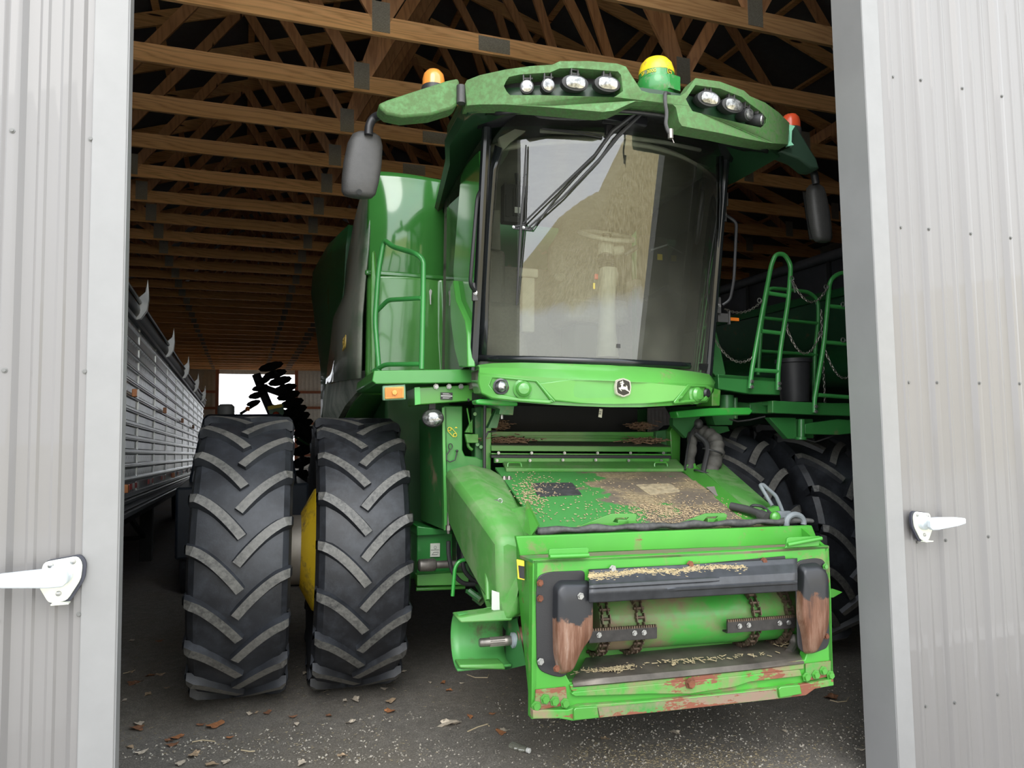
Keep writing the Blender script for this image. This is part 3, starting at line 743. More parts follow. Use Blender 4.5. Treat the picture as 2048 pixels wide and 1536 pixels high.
cen = L(1212,472,y=-.82); tl = Matrix.Rotation(math.radians(24), 4, 'X')
ringp = [cen + (tl @ V(.185*math.cos(t), .185*math.sin(t), 0)) for t in [2*PI*i/40 for i in range(40)]]
m = MB(); m.tube(ringp, .015, 10, closed=True)
for t in (-.5, 2.6, 4.7): m.tube([cen+V(0,0,-.02), cen + (tl @ V(.18*math.cos(t), .18*math.sin(t), 0))], .011, 8)
m.build('steering_wheel', BEIGE, sc, ang=1)
m = MB(); q = L(1192,553,y=-.98); m.box(q-V(.012,.01,.02), q+V(.012,.01,.016)); m.build('red_key_tag', RDEC, sc, bevel=.003, label='small red knob')
m = MB(); q = L(1188,572,y=-.98); m.box(q-V(.007,.003,.02), q+V(.007,.003,.02)); m.build('yellow_key_tag', YDEC, sc, label='small yellow tag')
# door inside decals on the right-hand window
for a,b,w_,h_,mt in ((1384,437,.026,.032,WHITE),(1320,514,.02,.022,YDEC)):
    q = L(a,b,y=-.62); m = MB(); m.box(q+V(-w_,0,-h_), q+V(w_,.003,h_)); dec = m.build('safety_decal', mt, P)
q = L(1384,438,y=-.628); m = MB(); m.tube([q+V(-.012,-.003,.02), q+V(.0,-.003,.005), q+V(-.008,-.003,-.01), q+V(.012,-.003,-.02)], .003, 5); m.build('decal_figure', BDEC, P)
q0, q1 = L(1302,500,y=-.62), L(1340,488,y=-.62); m = MB(); m.beam(q0, q1, .004, .012); m.build('decal_strip', WHITE, P)
m = MB(); m.beam(L(1290,600,y=-.6), L(1412,530,y=-.6), .02, .03); m.build('door_bar', DARK, P)

# ---------------------------------------------------------------- cab roof
def fR(x, z=0): return -2.05 + .36*((x+.02)/1.02)**2
def R_(px, py, off=0): return LS(px, py, lambda x, z: fR(x) - off, -1.9)
top = [(930,168),(934,160),(960,150),(1010,139),(1060,132),(1105,129),(1120,122),(1180,122),(1235,127),(1252,133),(1264,152),(1283,181),(1300,186),(1330,189),(1362,191),(1372,184),(1391,156),(1440,163),(1488,181),(1500,192),(1530,205),(1558,225),(1579,246)]
btm = [(1576,289),(1540,286),(1490,277),(1440,266),(1390,257),(1364,252),(1358,243),(1352,215),(1346,209),(1290,203),(1275,201),(1262,206),(1230,221),(1205,224),(1140,218),(1080,213),(1010,209),(960,209),(934,211)]
h1_ = [(1012,163),(1018,154),(1040,149),(1100,145),(1119,137),(1150,136),(1236,143),(1242,150),(1246,182),(1232,192),(1228,194),(1150,192),(1080,190),(1020,190),(1013,182),(1008,172)]
h2_ = [(1372,198),(1391,170),(1440,177),(1484,194),(1498,206),(1520,222),(1533,236),(1532,246),(1522,255),(1480,246),(1440,236),(1400,226),(1385,222),(1379,212)]
def den(p):
    out = []
    for i in range(len(p)):
        a, b = p[i], p[(i+1) % len(p)]; k = max(1, int(math.dist(a, b)/9))
        out += [(a[0]+(b[0]-a[0])*j/k, a[1]+(b[1]-a[1])*j/k) for j in range(k)]
    return out
O3 = [R_(a, b) for a, b in den(top+btm)]; H1 = [R_(a, b) for a, b in den(h1_)]; H2 = [R_(a, b) for a, b in den(h2_)]
m = MB(); m.slab([O3, H1, H2], (0, .11, .0)); fas = m.build('roof_fascia', GREEN_ROOF, P, ang=.5, bevel=.006)
m = MB(); m.slab([[p + V(0,.1,0) + (p-sum(H1, V(0,0,0))/len(H1))*.06 for p in H1]], (0,.03,0)); m.build('lamp_recess', BLACK, fas)
m = MB(); m.slab([[p + V(0,.1,0) + (p-sum(H2, V(0,0,0))/len(H2))*.06 for p in H2]], (0,.03,0)); m.build('lamp_recess', BLACK, fas)
# roof shell behind the fascia
def plan(sc_, yb=0.15):
    o = [V(-.02 + 1.02*sc_*(2*i/24-1), fR(-.02+1.02*sc_*(2*i/24-1))+.09, 0) for i in range(25)]
    return o + [V(1.0*sc_,-1.15,0), V(.93*sc_,-.85,0), V(.8*sc_,yb,0), V(-.84*sc_,yb,0), V(-.97*sc_,-.85,0), V(-1.04*sc_,-1.15,0)]
m = MB()
def topz(x): return 3.60
m.loft([[p+V(0,0,3.56+.03*(p.y > -1.2)) for p in plan(.62)], [p+V(0,0,3.555) for p in plan(.86)], [p+V(0,0,3.52) for p in plan(.985)], [p+V(0,0,3.47) for p in plan(1.0)], [p+V(0,0,3.44) for p in plan(.97)], [p+V(0,0,3.50) for p in plan(.88)], [p+V(0,0,3.54) for p in plan(.7)]])
m.build('roof_shell', paint('dark_green_roof_plastic', (.012,.045,.018), .45, amount=.15, coat=.1), P, ang=.9)
# dark underside lip over the glass
m = MB(); m.loft([[V(x, fR(x)+yo, z) for x in [XC-.85+1.7*i/30 for i in range(31)]] for yo, z in ((.09,3.42),(.26,3.50),(.42,3.55),(.48,3.50))], False)
m.build('roof_underside', BLACK, P, solid=.02, ang=1)
# fascia ends
for s_ in (-1, 1):
    m = MB(); e = R_(934,190) if s_ < 0 else R_(1577,268)
    m.loft([[e+V(-.01*s_,0,.07), e+V(-.01*s_,0,-.055), e+V(-.05*s_,.11,-.06), e+V(-.04*s_,.11,.07)], [e+V(.0,.5,.04), e+V(0,.5,-.02), e+V(-.06*s_,.5,-.02), e+V(-.06*s_,.5,.04)]])
    m.build('roof_side_rail', paint('dark_green_roof_plastic2', (.014,.06,.02), .45), P, bevel=.01)

def work_lamp(px, py, kind, yaw=0, tilt=0):
    c = R_(px, py) + V(0, .03, 0); c.y = fR(c.x) + .035
    c = LS(px, py, lambda x, z: fR(x)+.03)
    rot = Matrix.Rotation(yaw, 4, 'Z') @ Matrix.Rotation(math.radians(8)+tilt, 4, 'X')
    T = Matrix.Translation(c) @ rot
    rx, rzz = (.072, .040) if kind == 'oval' else (.036, .036)
    m = MB(); n = 28
    el = lambda k, fx, y: T @ V(rx*fx*math.cos(2*PI*k/n), y, rzz*fx*math.sin(2*PI*k/n))
    m.loft([[el(k, f_, y) for k in range(n)] for f_, y in ((.86,-.030),(1.0,-.028),(1.02,-.005),(.9,.03),(.5,.055))])
    b_ = m.build('work_lamp', RUBHOSE, P, ang=.8)
    m = MB(); 
    pw = .62 if kind == 'oval' else 1
    def sq(k, fx, y):
        c_, s_ = math.cos(2*PI*k/n), math.sin(2*PI*k/n)
        return T @ V(rx*fx*math.copysign(abs(c_)**pw, c_), y, rzz*fx*1.0*math.copysign(abs(s_)**pw, s_))
    fx0 = .74 if kind == 'oval' else .84
    m.loft([[sq(k, fx0, -.029) for k in range(n)], [sq(k, fx0*.97, -.037) for k in range(n)], [sq(k, fx0*.5, -.040) for k in range(n)], [sq(k, .02, -.041) for k in range(n)]])
    m.build('lens', LENS, b_, ang=1)
    m = MB()
    for sx in (-.018, .018): m.box((sx-.003, -.012, rzz*.9), (sx+.003, .012, rzz+.042))
    m.box((-.018,-.008,rzz+.03), (.018,.01,rzz+.05)); m.cyl((-.02,0,rzz+.014),(.03,0,rzz+.014),.006,8)
    for v in m.bm.verts: v.co = T @ v.co
    m.build('lamp_bracket', GREYP, b_)
for px, py, kd, yw in ((1054,177,'round',.35),(1094,174,'round',.12),(1147,169,'oval',.05),(1211,171,'oval',.02),(1412,200,'oval',-.05),(1459,213,'oval',-.1),(1490,231,'round',-.25),(1513,241,'round',-.7)):
    work_lamp(px, py, kd, -yw)

# grab rails under the roof
for pts in (((1066,222),(1075,232),(1110,236),(1165,237),(1200,234),(1211,224)), ((1352,242),(1362,254),(1400,268),(1440,278),(1455,278),(1460,270))):
    m = MB(); q = [LS(a, b, lambda x, z: fR(x)+.15) for a, b in pts]; m.tube(rnd(q, .03, 4), .011, 8); m.build('grab_rail', GREYP, P)

# folding arms, beacons and mirrors
ARMD = paint('shaded_arm_plastic', (.02,.045,.028), .5, coat=0)  # darker copy of the arm colour, right arm's shade painted in
def arm(outl, hinge, beacon, tubep, head, s_, lit):
    m = MB(); y0 = -1.66
    F3 = [L(a, b, y=y0 + .12*0) for a, b in outl]
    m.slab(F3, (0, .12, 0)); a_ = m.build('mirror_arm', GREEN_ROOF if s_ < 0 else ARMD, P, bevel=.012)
    if hinge:
        m = MB(); hp = [L(a, b, y=y0-.01) for a, b in hinge]; m.cyl(hp[0], hp[1], .024, 14); m.build('hinge', GREYP, a_)
    c = L(beacon[0], beacon[1], y=y0+.20) - V(0,0,.07); r = .064
    m = MB(); m.lathe([(r*1.02,0),(r*1.05,.05),(r*1.0,.062)], c, (0,0,1), 24); m.build('beacon_base', RUBHOSE if s_ < 0 else GREYP, a_)
    m = MB(); m.lathe([(r*.97,.06),(r*.97,.10),(r*.88,.13),(r*.62,.152),(r*.25,.162),(.002,.164)], c, (0,0,1), 28)
    m.build('beacon_lamp', AMBER if s_ < 0 else REDL, a_, ang=1, label='orange rotating beacon dome' if s_ < 0 else 'red-orange beacon dome')
    m = MB(); m.tube(rnd([L(a, b, y=-1.5 if i else -1.56) for i, (a, b) in enumerate(tubep)], .12, 6), .023, 12); m.build('mirror_stalk', BLACK, a_)
    # head: tall rounded housing facing back
    t0, b0, w_ = head; tp, bt = L(*t0, y=-1.45), L(*b0, y=-1.45); ax = bt-tp; n = 24; m = MB(); rings = []
    for f_, sx, sy in ((0,.25,.25),(.02,.5,.55),(.07,.78,.85),(.2,.95,1),(.5,1.03,1.05),(.75,1.0,1),(.93,.92,.9),(.985,.75,.7),(1.0,.5,.5)):
        c_ = tp + ax*f_; rings.append([c_ + V(w_*sx*math.copysign(abs(math.cos(t))**.75, math.cos(t)), .05*sy*math.copysign(abs(math.sin(t))**.8, math.sin(t)), 0) for t in [2*PI*k/n for k in range(n)]])
    m.loft(rings); h = m.build('mirror_head', GREYP, P, ang=1.2)
    m = MB(); m.slab([tp+ax*.1+V(-w_*.8,.056,0), tp+ax*.1+V(w_*.8,.056,0), tp+ax*.93+V(w_*.8,.056,0), tp+ax*.93+V(-w_*.8,.056,0)], (0,.004,0)); m.build('mirror_glass', MIRR, h)
    if s_ < 0: m = MB(); q = tp+ax*.955; m.lathe([(.014,0),(.014,.004)], q+V(0,-.046,0), (0,-1,-.3), 14); m.build('drain_hole', DARK, h)
arm([(757,207),(775,199),(830,181),(895,160),(916,156),(919,163),(916,208),(905,216),(862,229),(805,234),(772,227),(760,216)], ((922,172),(922,207)), (867,172), ((770,228),(748,234),(738,250),(737,270)), ((734,264),(716,395),.098), -1, 1)
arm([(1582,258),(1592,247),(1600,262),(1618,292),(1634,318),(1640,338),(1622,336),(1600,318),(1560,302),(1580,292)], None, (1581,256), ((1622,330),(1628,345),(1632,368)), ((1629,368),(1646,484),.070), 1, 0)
m = MB(); m.slab([L(a,b,y=-1.70) for a,b in ((1574,248),(1590,252),(1584,262),(1583,284),(1588,290),(1575,292),(1580,280),(1579,262))], (0,.02,0)); m.build('pale_hinge_edge', paint('pale_green_edge', (.25,.6,.4), .4), P, label='pale green worn hinge edge')

# receiver dome
c = L(1313,180,y=-1.62); c.z = 3.655
m = MB(); m.lathe([(.10,0),(.115,.03),(.118,.075),(.112,.10),(.104,.105),(.104,.145)], c+V(0,0,.03), (0,0,1), 36, cap=True)
m.loft([[c+V(x, y, z) for x, y in ((.02,-.12),(.10,-.10),(.13,-.04),(.11,.03),(.0,.02),(-.03,-.06))] for z in (.05,.07,.12,.135)])
dm = m.build('receiver_dome', paint('receiver_green', (.03,.24,.05), .35, dirt=(.2,.2,.13), amount=.3, ds=14), P, ang=.7)
m = MB(); m.lathe([(.1055,.173),(.103,.20),(.092,.235),(.07,.262),(.04,.278),(.002,.283)], c, (0,0,1), 36); m.build('yellow_cap', YELCAP, dm, ang=1)
for i, ch in enumerate('SF 3000'):
    t = -1.38 + i*.135; a_ = Matrix.Translation(c + V(.1065*math.sin(t), -.1065*math.cos(t), .155)) @ Matrix.Rotation(t, 4, 'Z') @ Matrix.Rotation(PI/2, 4, 'X')
    if ch != ' ': text('lettering', ch, .028, YDEC, a_, dm, .001)
m = MB(); t = .28; q = c + V(.107*math.sin(t), -.107*math.cos(t), .157); Tm = Matrix.Translation(q) @ Matrix.Rotation(t,4,'Z')
m.slab(rnd([Tm @ V(x,0,z) for x,z in ((-.016,-.015),(.016,-.015),(.016,.015),(-.016,.015))], .006, 3, True), (0,-.002,0)); m.build('round_badge', YDEC, dm)
m = MB(); m.slab(rnd([Tm @ V(x,-.002,z) for x,z in ((-.013,-.012),(.013,-.012),(.013,.012),(-.013,.012))], .005, 3, True), (0,-.001,0)); m.build('badge_field', BDEC, dm)
m = MB(); m.slab([Tm @ V(x,-.0035,z) for x,z in ((-.01,-.006),(-.003,-.001),(-.004,.008),(-.001,.009),(.001,.0),(.007,-.002),(.01,-.008),(.003,-.005))], (0,-.001,0)); m.build('badge_deer', YDEC, dm)
m = MB(); m.box(c+V(-.06,-.05,-.12), c+V(.06,.05,.05)); m.build('receiver_mount', BLACK, dm)
m = MB(); pts = [LS(a, b, lambda x, z: fR(x)-.02) for a, b in ((1329,172),(1330,185),(1330,205),(1334,228),(1331,248),(1336,262),(1341,270))]
m.tube(rnd([c+V(.06,-.12,.0)] + pts[1:], .04, 3), .010, 8); cb = m.build('receiver_cable', GREYP, P)
m = MB(); q = pts[-1]; m.cyl(q+V(0,0,.03), q+V(0,0,-.02), .014, 8); m.tube([q, q+V(.02,0,-.04)], .003, 5); m.build('cable_plug', STEELW, cb)

# wipers
def wiper(p):
    return [onG(a, b, off) for a, b, off in p]
m = MB()
m.tube(wiper([(1272,226,.10),(1225,262,.07),(1190,310,.05),(1110,385,.045),(1046,447,.04)]), [.011,.012,.009,.006,.005], 8)
m.tube(wiper([(1284,226,.10),(1236,272,.07),(1200,318,.05),(1125,395,.045),(1056,456,.04)]), [.011,.012,.009,.006,.005], 8)
m.tube(wiper([(1036,455,.035),(1030,453,.035),(1050,450,.035)]), .007, 6); m.beam(*wiper([(1028,455,.03),(1062,458,.03)]), .012, .02)
m.tube(wiper([(1062,461,.03),(1110,398,.02),(1180,322,.02)]), .004, 6)
wa = m.build('wiper_arm', RUBHOSE, P)
m = MB(); m.tube(wiper([(1052,290,.025),(1048,370,.03),(1042,455,.03),(1037,540,.03),(1033,611,.025)]), [.004,.007,.01,.007,.004], 8)
m.tube(wiper([(1055,300,.012),(1050,455,.012),(1036,605,.012)]), .003, 6)
m.build('wiper_blade', RUBHOSE, wa)
for a, b in ((1027,454),(1047,455)):
    m = MB(); m.bolt(onG(a,b,.045), (0,-1,0), .007, .008); m.build('wiper_screw', STEEL, wa)
m = MB(); m.tube([onG(1085,257,.02), onG(1150,266,.02), onG(1205,276,.02)], .005, 6); m.tube([onG(1085,257,.012), onG(1150,262,.012), onG(1205,270,.012)], .003, 6); m.build('wiper_linkage', BLACK, wa)
m = MB(); q = onG(1218,260,.03); m.box(q+V(-.02,-.01,-.03), q+V(.02,.02,.03)); m.box(onG(1250,238,.02)+V(-.12,0,-.02), onG(1250,238,.02)+V(.14,.05,.03)); m.build('wiper_motor', BLACK, wa, bevel=.005)

# cab grab handles on both corners
def chandle(pts, bolts, ypl):
    m = MB(); q = [L(a, b, y=y) for (a, b), y in zip(pts, ypl)]; m.tube(rnd(q, .05, 4), .011, 10); h = m.build('cab_handrail', BLACK, P)
    for a, b, y in bolts:
        c_ = L(a, b, y=y); m = MB(); m.box(c_+V(-.018,.0,-.05), c_+V(.018,.02,.06)); br_ = m.build('handrail_bracket', GREYP, h, bevel=.004)
        m = MB(); m.bolt(c_, (0,-1,0), .012, .01); m.build('bracket_bolt', STEEL, h)
chandle([(968,372),(955,390),(944,520),(940,570),(950,583)], [(967,375,-1.26),(951,585,-1.2)], [-1.24,-1.30,-1.28,-1.26,-1.2])
chandle([(1450,430),(1462,437),(1473,446),(1468,560),(1460,600),(1445,610)], [(1449,428,-1.22),(1438,612,-1.15)], [-1.2,-1.22,-1.24,-1.22,-1.18,-1.16])
m = MB(); q = L(1452,400,y=-1.22); m.box(q+V(-.006,-.02,-.045), q+V(.006,0,.045)); m.box(q+V(-.03,-.01,-.015), q+V(.0,.01,.03)); m.build('mirror_mount', GREYP, P, bevel=.003)
m = MB(); q = L(1448,636,y=-1.12); m.box(q+V(-.05,-.01,-.03), q+V(.03,.01,.03)); m.box(q+V(.025,-.025,-.045), q+V(.035,.0,.045)); m.build('mirror_mount', GREYP, P, bevel=.003)
m = MB(); q = L(1468,638,y=-1.0); m.box(q+V(-.03,0,-.012), q+V(.04,.01,.01)); m.build('amber_reflector', ODEC, P)

# ---------------------------------------------------------------- bumper with lamps and badge
def fB(x, z): return -1.24 - .32*(1-((x-XC)/.82)**2) - .03*(z-2.0)
def B_(px, py, off=0): return LS(px, py, lambda x, z: fB(x, z) - off)
topc = [(957,740),(958,731),(985,728),(1040,727),(1100,728),(1160,730),(1220,732),(1280,735),(1340,739),(1390,745),(1418,750),(1428,764)]
midc = [(957,748),(960,746),(985,748),(1040,752),(1100,756),(1160,759),(1220,762),(1280,764),(1340,766),(1390,768),(1415,769),(1427,770)]
botc = [(957,760),(962,786),(985,797),(1040,803),(1100,808),(1160,811),(1220,813),(1280,813),(1340,810),(1390,806),(1413,803),(1426,782)]
m = MB()
A = [B_(a, b, -.06) for a, b in topc]; Bm = [B_(a, b, .035) for a, b in midc]; Cc = [B_(a, b, .02) for a, b in botc]
m.loft([[p+V(0,.16,0) for p in A], A, [a*.5+b*.5 + V(0,-.012,.004) for a, b in zip(A, Bm)], Bm, [a*.6+b*.4+V(0,-.002,0) for a, b in zip(Bm, Cc)], Cc, [p+V(0,.15,.01) for p in Cc]], False)
bp = m.build('bumper', paint('bumper_green', (.085,.31,.055), .3, amount=.04, coat=.5), P, ang=.35, solid=.01)
BUMPG = paint('bumper_green3', (.085,.31,.055), .3, coat=.5)
# raised centre blade of the bumper
ce = [(1076,766),(1110,802),(1160,807),(1230,808),(1290,807),(1348,803),(1378,770),(1300,766),(1220,762),(1140,758)]
m = MB(); m.slab([B_(a, b, .05) for a, b in ce], (0,.05,0)); m.build('bumper_blade', paint('bumper_green2', (.09,.32,.058), .3, coat=.5), bp, bevel=.008, ang=.3)
for o_, h_ in (([(958,749),(1000,751),(1076,760),(1080,766),(1112,803),(1100,808),(1040,803),(985,797),(962,786),(957,765)], [(985,756),(1072,764),(1102,801),(1040,796),(993,787),(979,770)]),
               ([(1376,768),(1416,771),(1426,776),(1424,786),(1413,803),(1350,808),(1348,803)], [(1382,774),(1411,775),(1419,781),(1409,797),(1362,801)])):
    m = MB(); m.slab([[B_(a, b, .05) for a, b in den(o_)], [B_(a, b, .05) for a, b in den(h_)]], (0,.03,0)); m.build('lamp_pocket_rim', BUMPG, bp, bevel=.006, ang=.4)
for a, b, kd in ((1002,773,'lamp'),(1047,778,'cap'),(1391,789,'cap'),(1412,786,'dark')):
    c_ = B_(a, b, .035); n_ = V(-.25 if a < 1200 else .3, -1, 0).normalized()
    if kd == 'lamp':
        m = MB(); m.lathe([(.046,-.04),(.046,.014),(.036,.016),(.036,.0)], c_, n_, 28); l_ = m.build('headlamp', BLACKG, bp)
        m = MB(); m.lathe([(.036,.004),(.030,.018),(.002,.024)], c_, n_, 28); m.build('lens', LENS, l_, ang=1)
    elif kd == 'cap':
        m = MB(); m.lathe([(.060,-.03),(.058,.004),(.045,.010),(.043,.022),(.030,.036),(.002,.042)], c_, n_, 32); m.build('lamp_blank', paint('cap_green'+str(a), (.08,.29,.055), .25, coat=.6), bp, ang=.5)
    else:
        m = MB(); m.lathe([(.03,-.03),(.03,.01),(.02,.02)], c_, n_, 20); m.build('lamp_housing', BLACK, bp)
# emblem: shield with a leaping deer
ec_ = B_(1246.5,774.5,.053); sx_ = .072/1.0
def E_(u, v, off): return ec_ + V(u, off, v)
def shield(s):
    s *= .80
    return rnd([V(-.055*s,0,.048*s),V(-.0,0,.066*s),V(.055*s,0,.048*s),V(.062*s,0,0),V(.053*s,0,-.05*s),V(0,0,-.07*s),V(-.053*s,0,-.05*s),V(-.062*s,0,0)], .012*s, 4, True)
em = MB(); em.slab([ec_+p for p in shield(1.0)], (0,.03,0)); e1 = em.build('emblem', CREAM, bp, label='cream and black leaping deer emblem')
em = MB(); em.slab([ec_+p+V(0,-.001,0) for p in shield(.96)], (0,.003,0)); em.build('emblem_ring', BLACKG, e1)
em = MB(); em.slab([ec_+p+V(0,-.002,0) for p in shield(.92)], (0,.003,0)); em.build('emblem_rim', CREAM, e1)
em = MB(); em.slab([ec_+p+V(0,-.003,0) for p in shield(.85)], (0,.003,0)); em.build('emblem_field', BLACKG, e1)
deer = [(730,765),(745,748),(845,735),(862,660),(865,625),(820,612),(818,595),(850,578),(900,575),(905,548),(870,545),(800,558),(788,545),(815,535),(800,500),(845,520),(838,465),(890,505),(905,500),(912,440),(940,440),(962,480),(955,535),(1010,548),(1012,560),(965,585),(950,640),(950,690),(1050,700),(1120,705),(1092,650),(1105,638),(1150,670),(1168,710),(1165,760),(1200,840),(1245,870),(1285,950),(1255,950),(1225,905),(1120,862),(1060,822),(960,825),(880,815),(815,795),(850,835),(895,890),(875,900),(800,845)]
em = MB(); em.slab([[ec_ + V((a-975)/20.48*.0027*.95, -.004, -(b-725)/20.48*.0027) for a, b in deer]], (0,.002,0)); em.build('emblem_deer', CREAM, e1)
# ---------------------------------------------------------------- feeder house
def Pm(pts, y): return [L(a, b, y=y) for a, b in pts]
YF = -2.30
# body: sloping box from the face back up under the cab
m = MB()
sec = [(-2.02,1.20,.52),(-1.5,1.37,.72),(-.95,1.50,.85),(-.55,1.52,.95)]
m.loft([[V(-.70,y,zb),V(.62,y,zb),V(.62,y,zt-.05),V(-.70,y,zt-.05)] for y,zt,zb in sec])
# dirt-covered top sheet material with corn dust, a black grip mat patch
TOPM, nt, b = nmat('chaff_covered_green'); v = coord(nt)
nn = noise(nt, coord(nt, (1, 1.2, 1)), 2.1, 9, .68); fine = noise(nt, v, 55, 6, .8)
sx = nt.nodes.new('ShaderNodeSeparateXYZ'); nt.links.new(v, sx.inputs[0])
ma = nt.nodes.new('ShaderNodeMapRange'); ma.inputs[1].default_value = -.62; ma.inputs[2].default_value = .12; ma.inputs[3].default_value = -.17; ma.inputs[4].default_value = .14
nt.links.new(sx.outputs[0], ma.inputs[0])
ad = nt.nodes.new('ShaderNodeMath'); ad.operation = 'ADD'; nt.links.new(nn, ad.inputs[0]); nt.links.new(ma.outputs[0], ad.inputs[1])
tan = ramp(nt, fine, [(.3, (.08, .06, .038)), (.5, (.26, .20, .115)), (.7, (.46, .37, .22))])
dk = ramp(nt, noise(nt, coord(nt, (.8, 1.6, 1)), 2.6, 5), [(.45, 0.0), (.56, .8)])
tan = mix(nt, dk, tan, (.11, .09, .075))
nt.links.new(mix(nt, ramp(nt, ad.outputs[0], [(.50, 0.0), (.535, 1.0)]), (.045, .22, .045), tan), b.inputs['Base Color'])
b.inputs['Roughness'].default_value = .7; bump(nt, b, fine, .4, .006)
fh = m.build('feeder_house', GREEN, P, bevel=.01)
m = MB(); t_ = lambda x, s_: V(x, -2.0+1.08*s_, 1.215+.285*s_)
m.slab([t_(-.70,0)+V(0,0,.0),t_(.62,0),t_(.60,1),t_(-.64,1)], (0,0,.012)); top = m.build('top_sheet', TOPM, fh)
def ontop(px, py):                                       # pixel onto the sloping top sheet
    o = MCI @ EYE; d = (MCI @ (EYE + ray(px, py))) - o; n = V(0, -.285, 1.08); p0 = V(0, -2.0, 1.228)
    return o + d*((p0-o).dot(n)/d.dot(n))
nrm = V(0, -.285, 1.08).normalized()
m = MB(); m.slab(rnd([ontop(a,b) for a,b in ((1062,967),(1144,966),(1164,990),(1076,994))], .02, 4, True), nrm*.004); m.build('grip_mat', plain('worn_black_grip_mat', (.035,.035,.035), .8, vs=30, var=.5), fh, bevel=.001)
m = MB(); m.slab(rnd([ontop(a,b) for a,b in ((1270,970),(1340,968),(1362,984),(1300,991))], .02, 4, True), nrm*.004); m.build('grip_mat', plain('dusty_grip_mat', (.33,.27,.17), .9, vs=30, var=.4), fh)
# raised rear strip, seal bars, bolts
m = MB(); q = [ontop(a,b) for a,b in ((1004,926),(1352,924),(1372,944),(1012,944))]; m.slab([p+nrm*.0 for p in q], nrm*.022); m.build('rear_lid', GREEN_DUST, fh, bevel=.004)
for (a, b), (c, d_) in (((1016,941),(1043,941)),((1310,940),(1336,940))):
    m = MB(); p0, p1 = ontop(a,b), ontop(c,d_); m.tube(rnd([p0, p0+V(0,.01,.05), p1+V(0,.01,.05), p1], .02, 4), .006, 8); m.build('lid_handle', GREEN, fh)
m = MB(); YB = -.86
def bar(y, p, th, mi=0): m.slab(Pm(p, y), (0, th, 0), mi)
bar(-.62, ((983,863),(1312,864),(1312,884),(983,882)), .03); bar(-.66, ((983,872),(1312,873),(1312,876),(983,875)), .03)
m.slab(Pm(((983,882),(1312,884)), -.64) + Pm(((1342,893),(983,890)), -.80), (0,0,-.01), 1)
bar(-.80, ((983,890),(1342,893),(1342,904),(983,902)), .05); bar(-.83, ((983,906),(1342,908),(1342,911),(983,909)), .05)
bar(-.82, ((983,910),(1342,911),(1342,918),(983,916)), .04, 2); bar(-.88, ((990,916),(1339,917),(1338,925),(990,926)), .03)
m.build('seal_bars', [GREEN, plain('dirty_ledge', (.06,.07,.04), .8), RUBHOSE], fh, bevel=.002)
for i in range(6):
    for a, b, y in ((997+i*66,906,-.85),(994+i*65.8,920+ (0 if i in (2,3) else 1),-.895)):
        m = MB(); m.bolt(L(a,b,y=y), (0,-1,0), .008, .009); m.build('seal_bolt', STEEL, fh)
# lift/step brackets standing on the top sheet
def brk(pts, hole):
    m = MB(); m.slab([Pm(pts, -1.95), Pm(hole, -1.95)], (0,.012,0)); 
    c_ = L(*hole[2], y=-1.95); m.box(c_+V(-.06,.0,-.06), c_+V(.0,.10,-.01)); m.build('latch_bracket', GREEN, fh, bevel=.002)
brk([(1160,1052),(1205,1034),(1222,1028),(1268,1027),(1274,1030),(1272,1040),(1278,1052)], [(1226,1044),(1232,1036),(1258,1035),(1244,1048)])
brk([(1350,1050),(1398,1032),(1412,1027),(1448,1026),(1455,1030),(1452,1040),(1458,1050)], [(1406,1043),(1414,1034),(1436,1033),(1424,1046)])
# black rubber flap roll along the rear of the face
m = MB(); n = 40
def rr(i, a0, b0):
    t = i/n; px = 1072+(1622-1072)*t; py = 1062 - 22*t + 1.5*math.sin(i*1.3); p = L(px, py, y=-2.0)
    return [p + V(0, .02*math.cos(k*PI/4)*1.3, .017*math.sin(k*PI/4)*(1+.25*math.sin(i*.9))) for k in range(8)]
m.loft([rr(i,0,0) for i in range(n+1)]); m.build('rubber_flap', plain('dusty_rubber_flap', (.06,.06,.057), .7, vs=25, var=.6), fh, ang=1.5)
# side plates: diagonal web left of the top
m = MB(); m.slab([L(1052,1003,y=-1.75),L(1076,1052,y=-2.05),L(1062,1072,y=-2.1),L(1048,1062,y=-2.0)], (.02,.03,0)); m.build('gusset', GREEN, fh)

# ---- the face frame
fm = MB()
L_out = [(1068,1120),(1182,1116),(1182,1148),(1165,1145),(1140,1145),(1140,1400),(1136,1400),(1063,1402)]
def face(name, loops, th=.06, mat=GREEN_RUST, y=YF, bev=.004, par=None):
    m = MB(); m.slab([Pm(l, y) for l in loops], (0, th, 0)); return m.build(name, mat, par or fh, bevel=bev)
face('face_frame', [[(1066,1120),(1200,1115),(1360,1108),(1500,1101),(1658,1091),(1663,1200),(1667,1372),(1063,1439),(1064,1280)],
                    [(1140,1365),(1110,1310),(1110,1190),(1125,1165),(1200,1160),(1400,1150),(1590,1135),(1625,1150),(1632,1250),(1610,1320),(1400,1342)]], .05)
